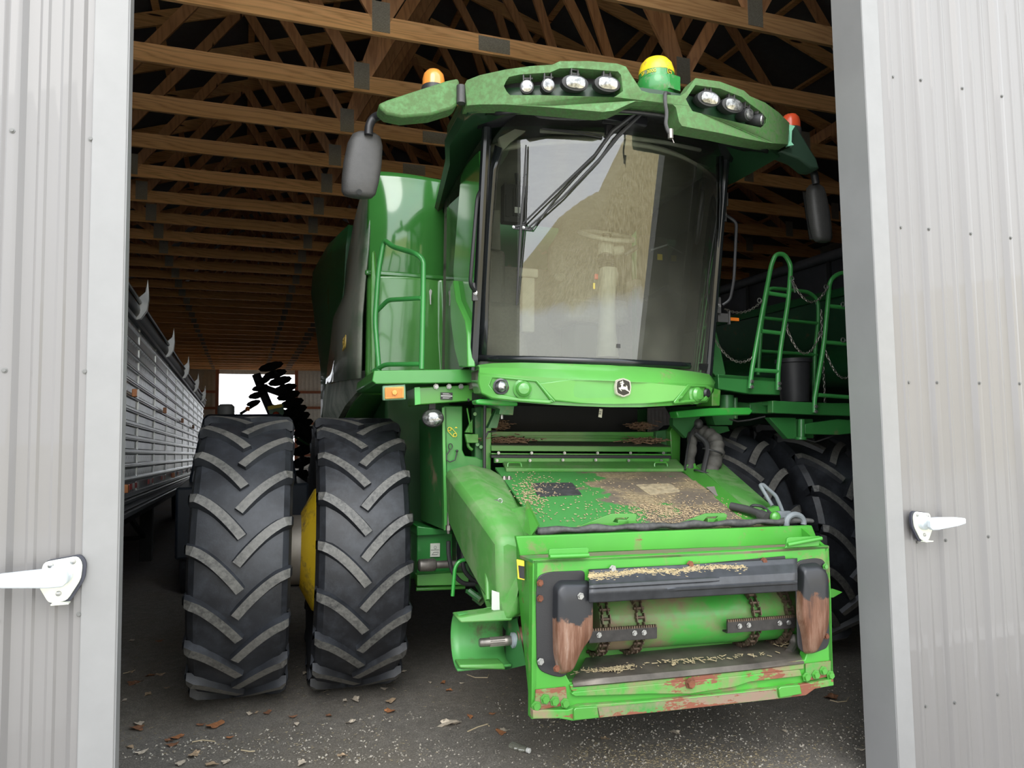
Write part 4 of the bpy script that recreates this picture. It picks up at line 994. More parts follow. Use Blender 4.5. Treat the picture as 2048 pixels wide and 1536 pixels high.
# left side cheek of the face (facing picture-left) and the top channel
m = MB(); m.slab([L(1032,1073,y=-2.12), L(1046,1112,y=-2.14), L(1066,1122,y=-2.30), L(1063,1438,y=-2.30), L(1058,1400,y=-2.15), L(1046,1250,y=-2.0), L(1034,1160,y=-2.0)], (.02,0,0))
m.build('side_cheek', GREEN_RUST, fh)
m = MB(); m.slab([V(.68,-2.14,1.24),V(.69,-2.3,1.16),V(.70,-2.3,.50),V(.69,-2.05,.55),V(.66,-1.95,1.2)], (-.02,0,0)); m.build('side_cheek', GREEN_RUST, fh)
m = MB(); m.slab(Pm([(1032,1073),(1100,1071),(1624,1051),(1626,1056),(1638,1086),(1500,1093),(1200,1104),(1040,1112)], -2.14), (0,.03,0)); m.build('top_flange', GREEN_RUST, fh, bevel=.004)
m = MB(); a_ = Pm([(1040,1111),(1200,1104),(1500,1093),(1638,1086)], -2.15); b_ = Pm([(1066,1121),(1200,1116),(1500,1102),(1658,1092)], -2.30)
m.slab(a_ + b_[::-1], (0,0,-.012)); m.build('top_ledge', paint('dirty_ledge_green', (.03,.2,.03), .7, amount=.95, ds=5, dirt=(.15,.12,.075), coat=0, rust=.3), fh)
for pts, y in (([(1098,1100),(1101,1098),(1174,1095),(1178,1098),(1176,1113),(1172,1116),(1106,1118),(1098,1116)], -2.325), ([(1574,1078),(1578,1075),(1640,1072),(1641,1076),(1638,1092),(1570,1096),(1573,1092)], -2.325)):
    m = MB(); o = Pm(pts, y); m.slab(o, (0,.012,0)); q0, q1 = o[-1], o[-3]
    m.tube([o[0]*.2+o[-1]*.8 + V(0,-.008,0), o[3]*.2+o[-4]*.8+V(0,-.008,0)], .010, 8); m.build('header_hook', paint('hook_green'+str(int(pts[0][0])), (.05,.265,.03), .45, rust=.2, rs=12, coat=.05), fh, bevel=.002)
# black lower shield of the opening: top lip beam with pressed ribs
m = MB()
def lip(u, v):
    px = 1178 + (1594-1178)*u
    ps = ((1141, -.012), (1152, -.03), (1170, -.075), (1186, -.088), (1205, -.07))
    k = v*(len(ps)-1); i = min(int(k), len(ps)-2); f_ = k-i
    py = ps[i][0]*(1-f_)+ps[i+1][0]*f_; off = ps[i][1]*(1-f_)+ps[i+1][1]*f_
    if .52 < v < .60 and u < .62: off -= .008
    if .74 < v < .82 and u > .38: off -= .008
    return L(px, py - 24*u, y=YF+off)
m.grid(lip, 40, 34); lb = m.build('opening_lip', plain('charcoal_steel', (.028,.03,.034), .42, vs=14, var=.35), fh, solid=.008, ang=.5)
m = MB(); m.slab(Pm([(1178,1139),(1400,1128),(1570,1112),(1572,1124),(1590,1122),(1592,1135),(1400,1146),(1180,1158)], YF-.008), (0,.006,0)); m.build('lip_flange', BLACK, fh)
LIPF = lip; LIPO = lb
for a, b, mt in ((1225,1138,STEEL),(1380,1129,RUSTM),(1527,1122,RUSTM)):
    m = MB(); m.bolt(L(a,b,y=YF-.01), (0,-1,0), .014, .014); m.build('face_bolt', mt, fh)
# left wear shield
def shield(name, base, bulge, rustpoly, bolts, sgn):
    m = MB(); m.slab(rnd(Pm(base, YF-.006), .05, 5, True), (0,.008,0)); s_ = m.build('wear_shield', BLACK, fh, bevel=.003)
    o = rnd(Pm(bulge, YF-.006), .03, 4, True); c_ = sum(o, V(0,0,0))/len(o)
    m = MB(); m.loft([o, [p*.93+c_*.07+V(0,-.035,0) for p in o], [p*.86+c_*.14+V(0,-.045,0) for p in o], [p*.5+c_*.5+V(0,-.05,0) for p in o]])
    s2 = m.build('deflector', RUSTW, s_, ang=1)
    for a, b, mt in bolts:
        m = MB(); m.bolt(L(a,b,y=YF-.012 if abs(a-1350) > 255 else YF-.055), (0,-1,0), .012, .012); m.build('shield_bolt', mt, s_)
RUSTW, nt, b = nmat('polished_rust_streaks'); v = coord(nt, (9, 4, .9)); n = noise(nt, v, 2.2, 8, .7)
cc = ramp(nt, n, [(.3, (.05, .022, .014)), (.45, (.13, .058, .033)), (.58, (.22, .13, .09)), (.72, (.42, .36, .32))])
sz = nt.nodes.new('ShaderNodeSeparateXYZ'); nt.links.new(coord(nt), sz.inputs[0])
mz = nt.nodes.new('ShaderNodeMath'); mz.operation = 'MULTIPLY_ADD'; mz.inputs[1].default_value = -.30; nt.links.new(noise(nt, coord(nt), 7, 6), mz.inputs[0]); nt.links.new(sz.outputs[2], mz.inputs[2])
nt.links.new(mix(nt, ramp(nt, mz.outputs[0], [(0, 0.0), (1, 1.0)]), cc, (.02, .021, .024)), b.inputs['Base Color'])
wr = [q for q in nt.nodes if q.type == 'VALTORGB'][-1]; wr.color_ramp.elements[0].position = .775; wr.color_ramp.elements[1].position = .79
b.inputs['Metallic'].default_value = .25; b.inputs['Roughness'].default_value = .38
RUSTW_FIX = 1
shield('l', [(1075,1152),(1098,1144),(1170,1141),(1170,1160),(1150,1330),(1128,1355),(1108,1353),(1074,1340),(1072,1200)],
       [(1106,1172),(1118,1160),(1172,1160),(1180,1164),(1183,1180),(1182,1268),(1158,1302),(1139,1346),(1116,1350),(1106,1305),(1105,1240)],
       [(1180,1222),(1182,1268),(1166,1302),(1140,1336),(1113,1328),(1108,1296),(1107,1272),(1124,1244),(1148,1228)],
       [(1080,1166,RUSTM),(1080,1197,RUSTM),(1161,1192,STEEL),(1081,1323,STEEL),(1113,1337,RUSTM)], -1)
shield('r', [(1590,1122),(1632,1116),(1650,1120),(1655,1160),(1660,1280),(1655,1296),(1620,1310),(1596,1300),(1592,1180)],
       [(1595,1135),(1600,1128),(1634,1124),(1648,1140),(1650,1228),(1647,1258),(1632,1292),(1622,1308),(1607,1308),(1601,1262),(1592,1232)],
       [(1598,1188),(1618,1188),(1632,1204),(1646,1228),(1647,1262),(1630,1298),(1606,1312),(1602,1262),(1592,1232)],
       [(1614,1164,STEEL),(1650,1133,GREEN),(1652,1162,RUSTM),(1652,1272,RUSTM),(1629,1289,STEEL)], 1)
# steel floor plate and lip
m = MB(); fl = [(1142,1362),(1148,1376),(1606,1333),(1606,1318)]
lp = Pm([(1146,1368),(1220,1362),(1360,1349),(1500,1335),(1606,1322)], YF-.01); bk = Pm([(1180,1302),(1230,1296),(1360,1282),(1500,1270),(1580,1262)], -1.92)
m.loft([[p+V(0,.012,-.02) for p in lp], [p+V(0,-.006,-.006) for p in lp], [p+V(0,.012,.008) for p in lp], [a*.5+b*.5 for a, b in zip(lp, bk)], bk, [p+V(0,.4,-.1) for p in bk]], False)
m.build('feed_floor', plain('worn_floor_steel', (.12,.105,.088), .5, .55, .45, 6), fh, solid=.01)
m = MB(); m.slab(Pm([(1140,1370),(1200,1364),(1360,1349),(1500,1335),(1608,1320),(1608,1338),(1500,1350),(1360,1364),(1150,1386),(1142,1380)], YF-.012), (0,.04,0))
m.slab(Pm([(1148,1384),(1360,1364),(1600,1340),(1604,1352),(1500,1364),(1470,1374),(1380,1388),(1300,1388),(1150,1393),(1143,1388)], YF-.02), (0,.03,0)); m.build('lower_lip', GREEN_WORN, fh, bevel=.003)
m = MB(); m.bolt(L(1380,1366,y=YF-.022), (0,-1,0), .02, .02); m.build('centre_bolt', RUSTM, fh)
m = MB(); a_ = Pm([(1066,1419),(1135,1416),(1220,1412),(1500,1378),(1600,1368),(1667,1356)], YF-.004); b_ = Pm([(1066,1436),(1120,1440),(1146,1441),(1200,1437),(1500,1400),(1560,1392),(1600,1388),(1630,1378),(1668,1371)], YF-.02)
m.slab(Pm([(1066,1421),(1135,1420),(1160,1412),(1350,1398),(1560,1376),(1600,1370),(1667,1358),(1668,1371),(1630,1378),(1612,1391),(1556,1398),(1340,1422),(1200,1436),(1146,1442),(1118,1437),(1066,1438)], YF-.03), (0,.04,0)); m.build('bottom_beam', GREEN_WORN, fh, bevel=.003)
m = MB(); m.slab(Pm([(1196,1416),(1340,1402),(1552,1380),(1557,1397),(1340,1421),(1200,1435)], YF-.038), (0,.01,0)); m.build('skid_strip', paint('scraped_skid', (.03,.2,.03), .6, dirt=(.2,.14,.10), amount=.8, ds=4, rust=.9, coat=0), fh)
for pts in ([(1148,1420),(1152,1416),(1195,1413),(1198,1436),(1148,1441)], [(1558,1378),(1562,1374),(1600,1370),(1604,1388),(1560,1396)]):
    m = MB(); m.slab(Pm(pts, YF-.045), (0,.02,0)); m.build('clamp_plate', GREEN, fh, bevel=.003)
for pts, bl in (([(1072,1380),(1132,1374),(1136,1410),(1078,1420),(1070,1412)], ((1072,1412),(1090,1398),(1109,1402),(1130,1406))), ([(1612,1328),(1662,1322),(1662,1352),(1612,1363)], ((1612,1354),(1631,1349),(1646,1341),(1660,1350)))):
    m = MB(); m.slab(Pm(pts, YF-.012), (0,.01,0)); cp = m.build('corner_plate', paint('rusty_corner_plate'+str(pts[0][0]), (.03,.25,.03), .6, dirt=(.2,.12,.08), amount=.7, rust=1.1, coat=0), fh, bevel=.002)
    for a, b in bl:
        m = MB(); m.bolt(L(a,b,y=YF-.014), (0,-1,0), .017, .016); m.build('corner_bolt', GREEN, cp)
# drum with chains and slats
dc = V(0, -2.02, .83); r_ = .135
a0 = L(1178,1243,y=-2.05); a1 = L(1578,1222,y=-2.05); m = MB(); m.lathe([(.0,0),(r_*.96,0),(r_,.01),(r_,(a1-a0).length-.01),(r_*.96,(a1-a0).length),(0,(a1-a0).length)], a0, a1-a0, 56)
DR = paint('dusty_drum_green', (.045,.27,.04), .4, dirt=(.17,.13,.075), amount=.62, ds=2.0, coat=.2); dr = m.build('feed_drum', DR, fh, ang=.5)
m = MB(); m.box((-.66,-1.98,.55), (.60,-1.9,1.12)); m.build('feeder_throat', DARK, fh)  # near-black block paints in the shade of the throat
dx = (a1-a0).normalized()
for t in (.02, .175, .735, .905):
    base = a0 + dx*((a1-a0).length*max(t, .01)); m = MB()
    for k in range(22):
        a = 2*PI*k/22
        c_ = base + V(0, -math.cos(a)*(r_+.014), math.sin(a)*(r_+.014)); tg = V(0, math.sin(a), math.cos(a)); nn_ = V(0, -math.cos(a), math.sin(a))
        w_ = .020 if k % 2 else .014
        for s_ in (-1, 1): m.beam(c_ + dx*(s_*w_) - tg*.020, c_ + dx*(s_*w_) + tg*.020, .005, .022, nn_)
        m.cyl(c_ + tg*.0 - dx*.026, c_ + dx*.026, .0075, 8)
    m.build('feeder_chain', CHAINM, dr)
def slat(p, q, bl):
    m = MB(); A_, B2 = L(*p, y=-2.235), L(*q, y=-2.235)
    m.beam(A_, B2, .010, .052, (0,0,1)); up_ = V(0,0,.026); m.beam(A_+V(0,.02,-.026), B2+V(0,.02,-.026), .04, .008)
    n_ = int((B2-A_).length/.012)
    for i in range(n_):
        c_ = A_ + (B2-A_)*((i+.5)/n_) + up_; m.box(c_+V(-.0035,-.007,-.003), c_+V(.0035,.007,.009), 1)
    s_ = m.build('feeder_slat', [plain('oily_black_slat', (.018,.016,.015), .5, vs=30, var=.5), CHAINM], fh)
    for a, b in bl:
        m = MB(); m.bolt(L(a,b,y=-2.242), (0,-1,0), .010, .01); m.build('slat_bolt', STEEL, s_)
slat((1178,1273), (1313,1264), ((1198,1270),(1269,1266),(1288,1265)))
slat((1454,1254), (1590,1244), ((1479,1252),(1497,1250),(1559,1246),(1577,1245)))
m = MB(); m.slab(Pm([(1242,1293),(1290,1284),(1500,1266),(1530,1270),(1400,1282),(1260,1298)], -2.08), (0,.02,0)); m.build('feeder_slat', BLACK, fh)
m = MB(); m.tube(rnd([L(1585,1270,y=-2.15),L(1588,1290,y=-2.17),L(1578,1305,y=-2.2)], .03, 4), .02, 10); m.build('worn_guide', STEELW, fh)
# straw and chaff caught in the corners
STRAW = plain('straw', (.34,.275,.16), .8, vs=50, var=.3)
def chaff(name, spots, n, par=None, flat=V(0,0,1), size=.02, seed=1, mat=STRAW, th=.0018):
    rr_ = random.Random(seed); m = MB()
    for _ in range(n):
        c_, rad = rr_.choice(spots); p = V(c_) + V(rr_.gauss(0,.5)*rad[0], rr_.gauss(0,.5)*rad[1], rr_.gauss(0,.5)*rad[2])
        a = rr_.uniform(0, PI); l = size*rr_.uniform(.4, 1.4); d_ = V(math.cos(a)*l, math.sin(a)*l, rr_.uniform(-.2,.3)*l)
        m.beam(p-d_/2, p+d_/2, th*rr_.uniform(1, 3), th)
    o = m.build(name, mat, par); o['kind'] = 'stuff'; return o
sp_ = [(L(1185,1350,y=-2.2)+V(0,0,.016),(.09,.03,.008)),(L(1235,1343,y=-2.22)+V(0,0,.014),(.10,.03,.008)),(L(1570,1290,y=-2.1)+V(0,0,.015),(.06,.04,.02)),(L(1400,1325,y=-2.22)+V(0,0,.014),(.4,.03,.006))]
chaff('straw_bits', sp_, 420, fh, size=.025, seed=2)
rq = random.Random(31); m = MB()
for _ in range(900):
    u_ = rq.random()**1.3*.75; v_ = rq.gauss(.19 + .04*math.sin(u_*19) + .02*math.sin(u_*47), .06); p = lip(u_, max(.02, min(.5, v_))) + V(0,-.007,0)
    a = rq.gauss(0, .5); l = rq.uniform(.004, .022); d_ = V(math.cos(a), 0, math.sin(a)*.5)*l; m.beam(p-d_/2, p+d_/2, .003, .0022)
o = m.build('straw_streak', plain('tan_straw_bits', (.33,.265,.15), .85, vs=60, var=.4), LIPO); o['kind'] = 'stuff'
# chaff lying on the sloping top sheet and ledges
rr_ = random.Random(5); m = MB()
for _ in range(1700):
    if rr_.random() < .55: px, py = rr_.gauss(1345, 60), rr_.gauss(1026, 11)
    elif rr_.random() < .5: px, py = rr_.gauss(1062, 20), rr_.gauss(988, 22)
    else: px, py = rr_.uniform(1040, 1500), rr_.uniform(955, 1045)
    p = ontop(px, py)
    if not (-2.0 < p.y < -.95 and -.69 < p.x < .6): continue
    a = rr_.uniform(0, PI); l = rr_.uniform(.003, .016); d_ = V(math.cos(a), math.sin(a), .25*math.sin(a))*l
    m.beam(p + nrm*.004 - d_/2, p + nrm*.005 + d_/2, rr_.uniform(.002,.006), .003)
o = m.build('chaff', plain('corn_chaff', (.36,.27,.16), .85, vs=70, var=.5), fh); o['kind'] = 'stuff'
spots = [(L(1020,883,y=-.72)+V(0,0,.01),(.17,.05,.02)),(L(1290,884,y=-.72)+V(0,0,.01),(.15,.05,.02)),(L(1000,850,y=-.55),(.06,.04,.03)),(L(1280,852,y=-.5),(.10,.05,.025))]
chaff('dry_husks', spots, 700, fh, size=.045, seed=6, mat=plain('dry_brown_husk', (.20,.12,.07), .9, vs=60, var=.5), th=.004)

# ---- chain-drive shroud on the left side with the drive shaft
m = MB()
sh = [[(-.955,-.95,1.49),(-.80,-.95,1.53),(-.66,-.95,1.50),(-.68,-.95,1.25),(-.955,-.95,1.30)],
      [(-1.0,-1.12,1.50),(-.86,-1.12,1.535),(-.64,-1.12,1.465),(-.66,-1.12,1.15),(-.975,-1.12,1.18)],
      [(-1.0,-1.45,1.42),(-.88,-1.45,1.46),(-.67,-1.45,1.36),(-.68,-1.45,1.02),(-.965,-1.45,1.03)],
      [(-.985,-1.75,1.33),(-.90,-1.75,1.36),(-.72,-1.75,1.285),(-.72,-1.75,.93),(-.955,-1.75,.93)],
      [(-.93,-1.98,1.20),(-.88,-1.98,1.22),(-.76,-1.98,1.18),(-.76,-1.98,.84),(-.92,-1.98,.83)]]
m.loft([[V(q) for q in r] for r in sh]); s1 = m.build('drive_shroud', GREEN_DUST, P, bevel=.035, ang=.7)
m = MB(); o = [L(a,b,y=y) for a,b,y in ((970,1028,-1.62),(990,1018,-1.66),(1040,1016,-1.72),(1054,1040,-1.85),(1058,1070,-1.95),(1046,1120,-2.0),(1032,1190,-2.04),(1030,1228,-2.05),(1022,1240,-2.05),(1000,1238,-2.03),(998,1215,-1.98),(985,1160,-1.85),(972,1100,-1.72))]
m.slab(o, (.10,.10,0)); m.build('front_shroud', GREEN_DUST, s1, bevel=.02, ang=.7)
m = MB(); m.slab([L(a,b,y=y) for a,b,y in ((935,1060,-1.5),(960,1030,-1.6),(975,1030,-1.64),(980,1110,-1.76),(990,1180,-1.9),(1006,1236,-1.99),(975,1228,-1.86),(957,1170,-1.72))], (.06,.10,0)); m.build('side_shroud', GREEN_DUST, s1, bevel=.012)
m = MB(); m.tube([L(970,1030,y=-1.66),L(973,1100,y=-1.76),L(976,1200,y=-1.9)], .012, 8); m.build('shroud_rib', GREEN_DUST, s1)
m = MB(); q = L(970,1024,y=-1.66); m.cyl(q+V(0,0,-.012), q+V(0,0,.02), .02, 12); m.build('shroud_pin', GREEN, s1)
for (a, b, y), w_, h_, mats in (((912,968,-1.16),.011,.03,WHITE),((956,1005,-1.5),.018,.045,WHITE),((990,1198,-1.95),.020,.045,WHITE)):
    q = L(a, b, y=y); m = MB(); m.slab([q+V(-w_,-.012,-h_), q+V(w_,-.02,-h_*1.25), q+V(w_,-.02,h_*.7), q+V(-w_,-.012,h_)], (0,-.002,0)); dl = m.build('warning_decal', mats, s1)
    if a == 956:
        m = MB(); m.slab([q+V(0,-.019,-h_*1.2), q+V(w_,-.023,-h_*1.25), q+V(w_,-.023,h_*.55), q+V(-.002,-.019,h_*.7)], (0,-.001,0)); m.build('decal_print', BDEC, dl)
m = MB(); m.tube([L(968,1018,y=-1.68)+V(0,-.01,.0), L(978,1002,y=-1.68), L(995,1000,y=-1.66), L(1002,1004,y=-1.66)], .003, 5); m.tube([L(1000,1002,y=-1.66)+V(.012*math.cos(t),0,.012*math.sin(t)) for t in [i*.7 for i in range(10)]], .003, 5); m.build('retaining_clip', STEEL, s1)
m = MB(); q = L(935,965,y=-1.25)+V(0,0,.02); m.cyl(q, q+V(0,0,.03), .012, 10); m.build('grease_cap', GREEN, s1)
q = L(1012,962,y=-1.15); 
for dx_ in (-.01,.02):
    m = MB(); m.lathe([(.02,0),(.016,.02),(.016,.035),(.01,.05)], q+V(dx_,0,-.02), (0,0,1), 8); m.build('hose_fitting', STEELW, s1)
# curved shaft guard, open to the left
m = MB()
def gd(u, v):
    a = math.radians(-100 + 205*v); x = -1.115 + .26*u
    yy = -1.86 + .16*math.cos(a)*1.0; zz = .745 + .125*math.sin(a); yy = -1.95 + .13*math.cos(a)
    return V(x, yy, zz)
m.grid(gd, 6, 22); m.build('shaft_guard', paint('guard_green', (.07,.29,.07), .45, dirt=(.1,.09,.05), amount=.25, ds=5, coat=.1), P, solid=.010, ang=1)
m = MB(); m.slab([L(912,1234,y=-2.0),L(1003,1222,y=-2.0),L(1022,1218,y=-2.02),L(1028,1232,y=-2.04),L(1024,1242,y=-2.04),L(922,1246,y=-2.02)], (0,.10,0)); m.build('guard_bracket', GREEN_DUST, P, bevel=.008); m = MB(); m.slab([L(918,1330,y=-2.0),L(1008,1328,y=-2.0),L(1012,1340,y=-2.0),L(920,1338,y=-2.0)], (0,.10,0)); m.build('guard_bracket', GREEN_DUST, P, bevel=.008)
ctr = V(-.81, -1.96, .735)
m = MB(); m.lathe([(.016,-.20),(.020,-.195),(.021,-.08),(.024,-.075),(.024,-.055),(.021,-.05),(.021,.05)], ctr, (1,0,0), 24)
for k in range(16):
    a = 2*PI*k/16; m.beam(ctr+V(-.15,.0205*math.cos(a),.0205*math.sin(a)), ctr+V(-.05,.0205*math.cos(a),.0205*math.sin(a)), .003, .003)
m.build('drive_shaft', STEELW, P)
m = MB(); m.lathe([(.026,-.045),(.036,-.04),(.036,-.02),(.048,-.01),(.048,.02),(.03,.02)], ctr, (1,0,0), 28); m.build('shaft_collar', plain('grey_collar', (.22,.25,.27), .5), P)
m = MB(); n = 44; out = []
for k in range(n*2):
    a = PI*k/n; r = .112 if k % 2 else .100; out.append(ctr+V(.015, r*math.cos(a), r*math.sin(a)))
m.slab([out], (.012,0,0)); m.lathe([(.05,-.02),(.06,.0),(.06,.02),(.04,.02)], ctr, (1,0,0), 24); m.build('chain_sprocket', plain('rusty_sprocket', (.13,.065,.04), .6, .4, .4, 30), P)
m = MB()
for k in range(26):
    t = k/25; p = ctr + V(.02, -.10 + .03*t, .06+ .36*t) ; m.box(p+V(-.008,-.008,-.007), p+V(.008,.008,.004))
m.build('drive_chain', CHAINM, P)
m = MB(); m.slab([L(1018,1242,y=-1.9),L(1034,1236,y=-1.95),L(1052,1330,y=-2.1),L(1010,1340,y=-1.9)], (.02,.1,0)); m.build('bearing_plate', GREEN_DARK, P)
# caution decal on the cheek
q = L(1040,1138,y=-2.16); m = MB(); m.slab([q+V(-.016,-.006,.045), q+V(.014,-.022,.04), q+V(.016,-.022,-.045), q+V(-.010,-.006,-.04)], (-.004,-.006,0)); cd = m.build('caution_decal', YDEC, fh)
m = MB(); m.slab([q+V(-.013,-.016,.02), q+V(.011,-.030,.016), q+V(.013,-.030,-.039), q+V(-.007,-.016,-.035)], (-.002,-.003,0)); m.build('decal_print', BDEC, cd)
m = MB(); m.slab([V(.70,-2.2,.93),V(.80,-2.2,.935),V(.86,-2.2,.915),V(.80,-2.2,.89),V(.70,-2.2,.885)], (0,.10,0)); m.build('header_guide', GREEN, P, bevel=.004)

# ---- right side of the feeder: long cover, hoses, grey latch lever
m = MB()
cv = [(1392,930),(1428,918),(1445,925),(1490,965),(1560,1025),(1582,1044),(1540,1048),(1500,1030),(1430,962)]
m.slab([L(a,b,y=y) for (a,b),y in zip(cv, (-.95,-.85,-.85,-1.2,-1.75,-1.95,-1.95,-1.8,-1.3))], (.03,.05,-.02)); m.build('side_cover', GREEN_DUST, P, bevel=.008)
m = MB(); m.slab([L(a,b,y=y) for a,b,y in ((1362,935,-1.0),(1392,930,-.95),(1430,962,-1.3),(1530,1046,-1.95),(1500,1048,-1.95),(1390,966,-1.25))], (0,.02,-.05)); m.build('side_rail', GREEN, P, bevel=.004)
m = MB(); m.slab([L(a,b,y=y)+V(0,0,.01) for a,b,y in ((1412,978,-1.38),(1438,976,-1.36),(1452,992,-1.48),(1432,996,-1.5))], nrm*.003); m.build('plain_label', plain('brown_label', (.19,.17,.15), .7), P)
SLEEVE = plain('dusty_hose_sleeve', (.06,.057,.05), .75, vs=10, var=.6)
hs = [L(a,b,y=y) for a,b,y in ((1385,860,-.75),(1405,866,-.82),(1428,876,-.9),(1434,900,-.95),(1424,935,-1.0),(1410,962,-1.05))]
m = MB(); q = rnd(hs, .1, 6); m.tube(q, [.055*(1+.10*math.sin(i*1.7)) for i in range(len(q))], 14); hb = m.build('hose_bundle', SLEEVE, P, ang=1.5)
m = MB(); q = rnd([L(a,b,y=y) for a,b,y in ((1384,868,-.85),(1385,890,-.9),(1380,920,-.95),(1376,948,-1.0))], .06, 5); m.tube(q, [.033*(1+.12*math.sin(i*1.3)) for i in range(len(q))], 12); m.build('hose_sleeve', SLEEVE, hb, ang=1.5)
m = MB(); m.tube(rnd([L(a,b,y=y) for a,b,y in ((1392,868,-.92),(1412,884,-.98),(1416,900,-1.02),(1408,935,-1.08),(1402,968,-1.12))], .06, 5), .018, 10); m.build('hydraulic_hose', RUBHOSE, hb)
m = MB(); m.tube(rnd([L(a,b,y=y) for a,b,y in ((1396,845,-.85),(1382,865,-.92),(1374,900,-.98),(1370,940,-1.05))], .05, 5), .008, 8); m.build('cable', RUBHOSE, hb)
m = MB(); m.ell(L(1397,848,y=-.86), (.032,.032,.036)); m.build('grey_knob', GREYP, P)
for a, b, y in ((1425,903,-1.0),(1408,946,-1.08)):
    c_ = L(a,b,y=y); m = MB(); m.tube([c_+V(.066*math.cos(t),.05*math.sin(t),.02*math.cos(t)*-1) for t in [2*PI*i/20 for i in range(20)]], .006, 6, closed=True); m.build('cable_tie', RUBHOSE, hb)
m = MB(); q = [L(a,b,y=y) for a,b,y in ((1545,1012,-1.75),(1520,970,-1.65),(1526,969,-1.65),(1552,992,-1.78),(1560,1010,-1.85),(1572,1042,-1.98))]
m.tube(rnd(q, .02, 4), .011, 10); 
c_ = L(1590,1046,y=-2.02); m.tube([c_+V(.055*math.cos(t),0,.045*math.sin(t)) for t in [PI*i/14 - .2 for i in range(17)]], .016, 10); m.box(L(1566,1030,y=-1.96)+V(-.03,0,-.05), L(1566,1030,y=-1.96)+V(.05,.02,.02))
m.build('latch_lever', plain('grey_lever', (.17,.19,.20), .5), P, bevel=.002)
m = MB(); m.tube(rnd([L(a,b,y=y) for a,b,y in ((1462,1012,-1.75),(1500,1020,-1.85),(1528,1032,-1.95))], .05, 4), .022, 12); m.tube([L(1520,1030,y=-1.93),L(1535,1036,y=-1.98)], .03, 12); m.build('hydraulic_cylinder', GREYP, P)
m = MB(); m.tube(rnd([L(a,b,y=y) for a,b,y in ((1498,1022,-1.8),(1504,1010,-1.82),(1525,1012,-1.86),(1540,1026,-1.92),(1556,1040,-1.96),(1566,1050,-2.0))], .04, 5), .009, 8); m.build('hydraulic_hose', RUBHOSE, P)
m = MB(); m.slab([L(a,b,y=y) for a,b,y in ((1530,1020,-1.9),(1558,1012,-1.9),(1566,1040,-1.95),(1540,1044,-1.95))], (.0,.04,0)); m.lathe([(.03,0),(.03,.02),(.015,.03)], L(1548,1034,y=-1.98), (0,-1,0), 12); m.build('coupler_bracket', GREEN, P, bevel=.004)
for pts in (((1370,930),(1392,926),(1396,948),(1376,948)),): strip('hose_bracket', pts, -1.0, .03, GREEN)
# corn cob husks by the hoses
chaff('husk_bits', [(L(1425,966,y=-1.15),(.06,.04,.02))], 90, P, size=.02, seed=9, th=.004)

# ---------------------------------------------------------------- front posts and cross members under the cab
def boxpx(name, pts, y, th, mat=GREEN, bev=.006, par=P): return strip(name, pts, y, th, mat, par, bev)
boxpx('service_platform', [(748,741),(955,738),(957,741),(957,765),(752,768),(744,762)], -.92, 1.0, paint('platform_green', (.055,.27,.05), .35, coat=.3))
m = MB(); m.slab([L(750,742,y=-.92),L(738,768,y=-.55),L(740,776,y=-.55),L(752,768,y=-.92)], (.02,.02,0)); m.build('platform_end', GREEN_DARK, P)
boxpx('cross_member', [(828,775),(958,769),(960,800),(832,810)], -.86, .30, GREEN)
m = MB(); m.slab(Pm([(829,775),(840,774),(841,808),(830,810)], -.87), (0,.02,0)); m.build('cross_member_end', paint('bright_edge_green', (.06,.4,.07), .4), P)
for a in (872, 898, 922):
    m = MB(); m.bolt(L(a,773,y=-.87), (0,-1,0), .013, .012); m.build('frame_bolt', STEEL, P)
q = L(893,792,y=-.865); m = MB(); m.box(q+V(-.038,-.003,-.022), q+V(.038,.0,.022)); sp = m.build('serial_plate', BDEC, P)
m = MB(); m.box(q+V(-.036,-.005,-.003), q+V(.036,-.003,.003))
for i, z in enumerate((.010,.015,-.010,-.015)): m.box(q+V(-.025,-.005,z-.001), q+V(.025 - .01*(i % 2),-.003,z+.001))
m.build('plate_print', WHITE, sp)
m = MB()
for a, b in ((945,771),(937,800),(955,799)): q = L(a,b,y=-.862); m.box(q+V(-.006,-.002,-.009), q+V(.006,.002,.009))
m.build('slot_holes', DARK, P)
# indicator lamp and side work lamp
boxpx('indicator_housing', [(765,771),(811,768),(812,799),(766,801)], -.90, .04, paint('pale_green_housing', (.18,.34,.2), .5))
m = MB(); m.slab(Pm([(770,775),(808,773),(808,796),(770,798)], -.915), (0,.02,0)); il = m.build('indicator_lens', INDL, P, bevel=.004, label='rectangular orange indicator lens')
m = MB(); c_ = L(789,785,y=-.922)
for i in range(-9, 10): m.box(c_+V(i*.0055-.0008,0,-.028), c_+V(i*.0055+.0008,.006,.028))
m.lathe([(.018,.003),(.016,.008),(.002,.009)], c_, (0,-1,0), 6); m.build('lens_ribs', INDL, il)
c_ = L(866,837,y=-.78); m = MB(); rt = Matrix.Rotation(-.25,4,'Z') @ Matrix.Rotation(-.15,4,'X'); n = 28
m.loft([[c_ + (rt @ V(.068*f_*math.cos(2*PI*k/n), y, .058*f_*math.sin(2*PI*k/n))) for k in range(n)] for f_, y in ((.93,-.03),(1.0,-.025),(1.02,.0),(.9,.04),(.5,.09))])
sl = m.build('side_work_lamp', RUBHOSE, P, ang=.8)
m = MB(); m.loft([[c_ + (rt @ V(.063*f_*math.cos(2*PI*k/n), y, .053*f_*math.sin(2*PI*k/n))) for k in range(n)] for f_, y in ((1,-.03),(.9,-.04),(.5,-.05),(.01,-.053))]); m.build('lens', LENS, sl, ang=1)
m = MB(); q = L(864,816,y=-.76); m.box(q+V(-.02,-.01,-.04), q+V(.02,.01,.06)); m.build('lamp_bracket', BLACK, sl)
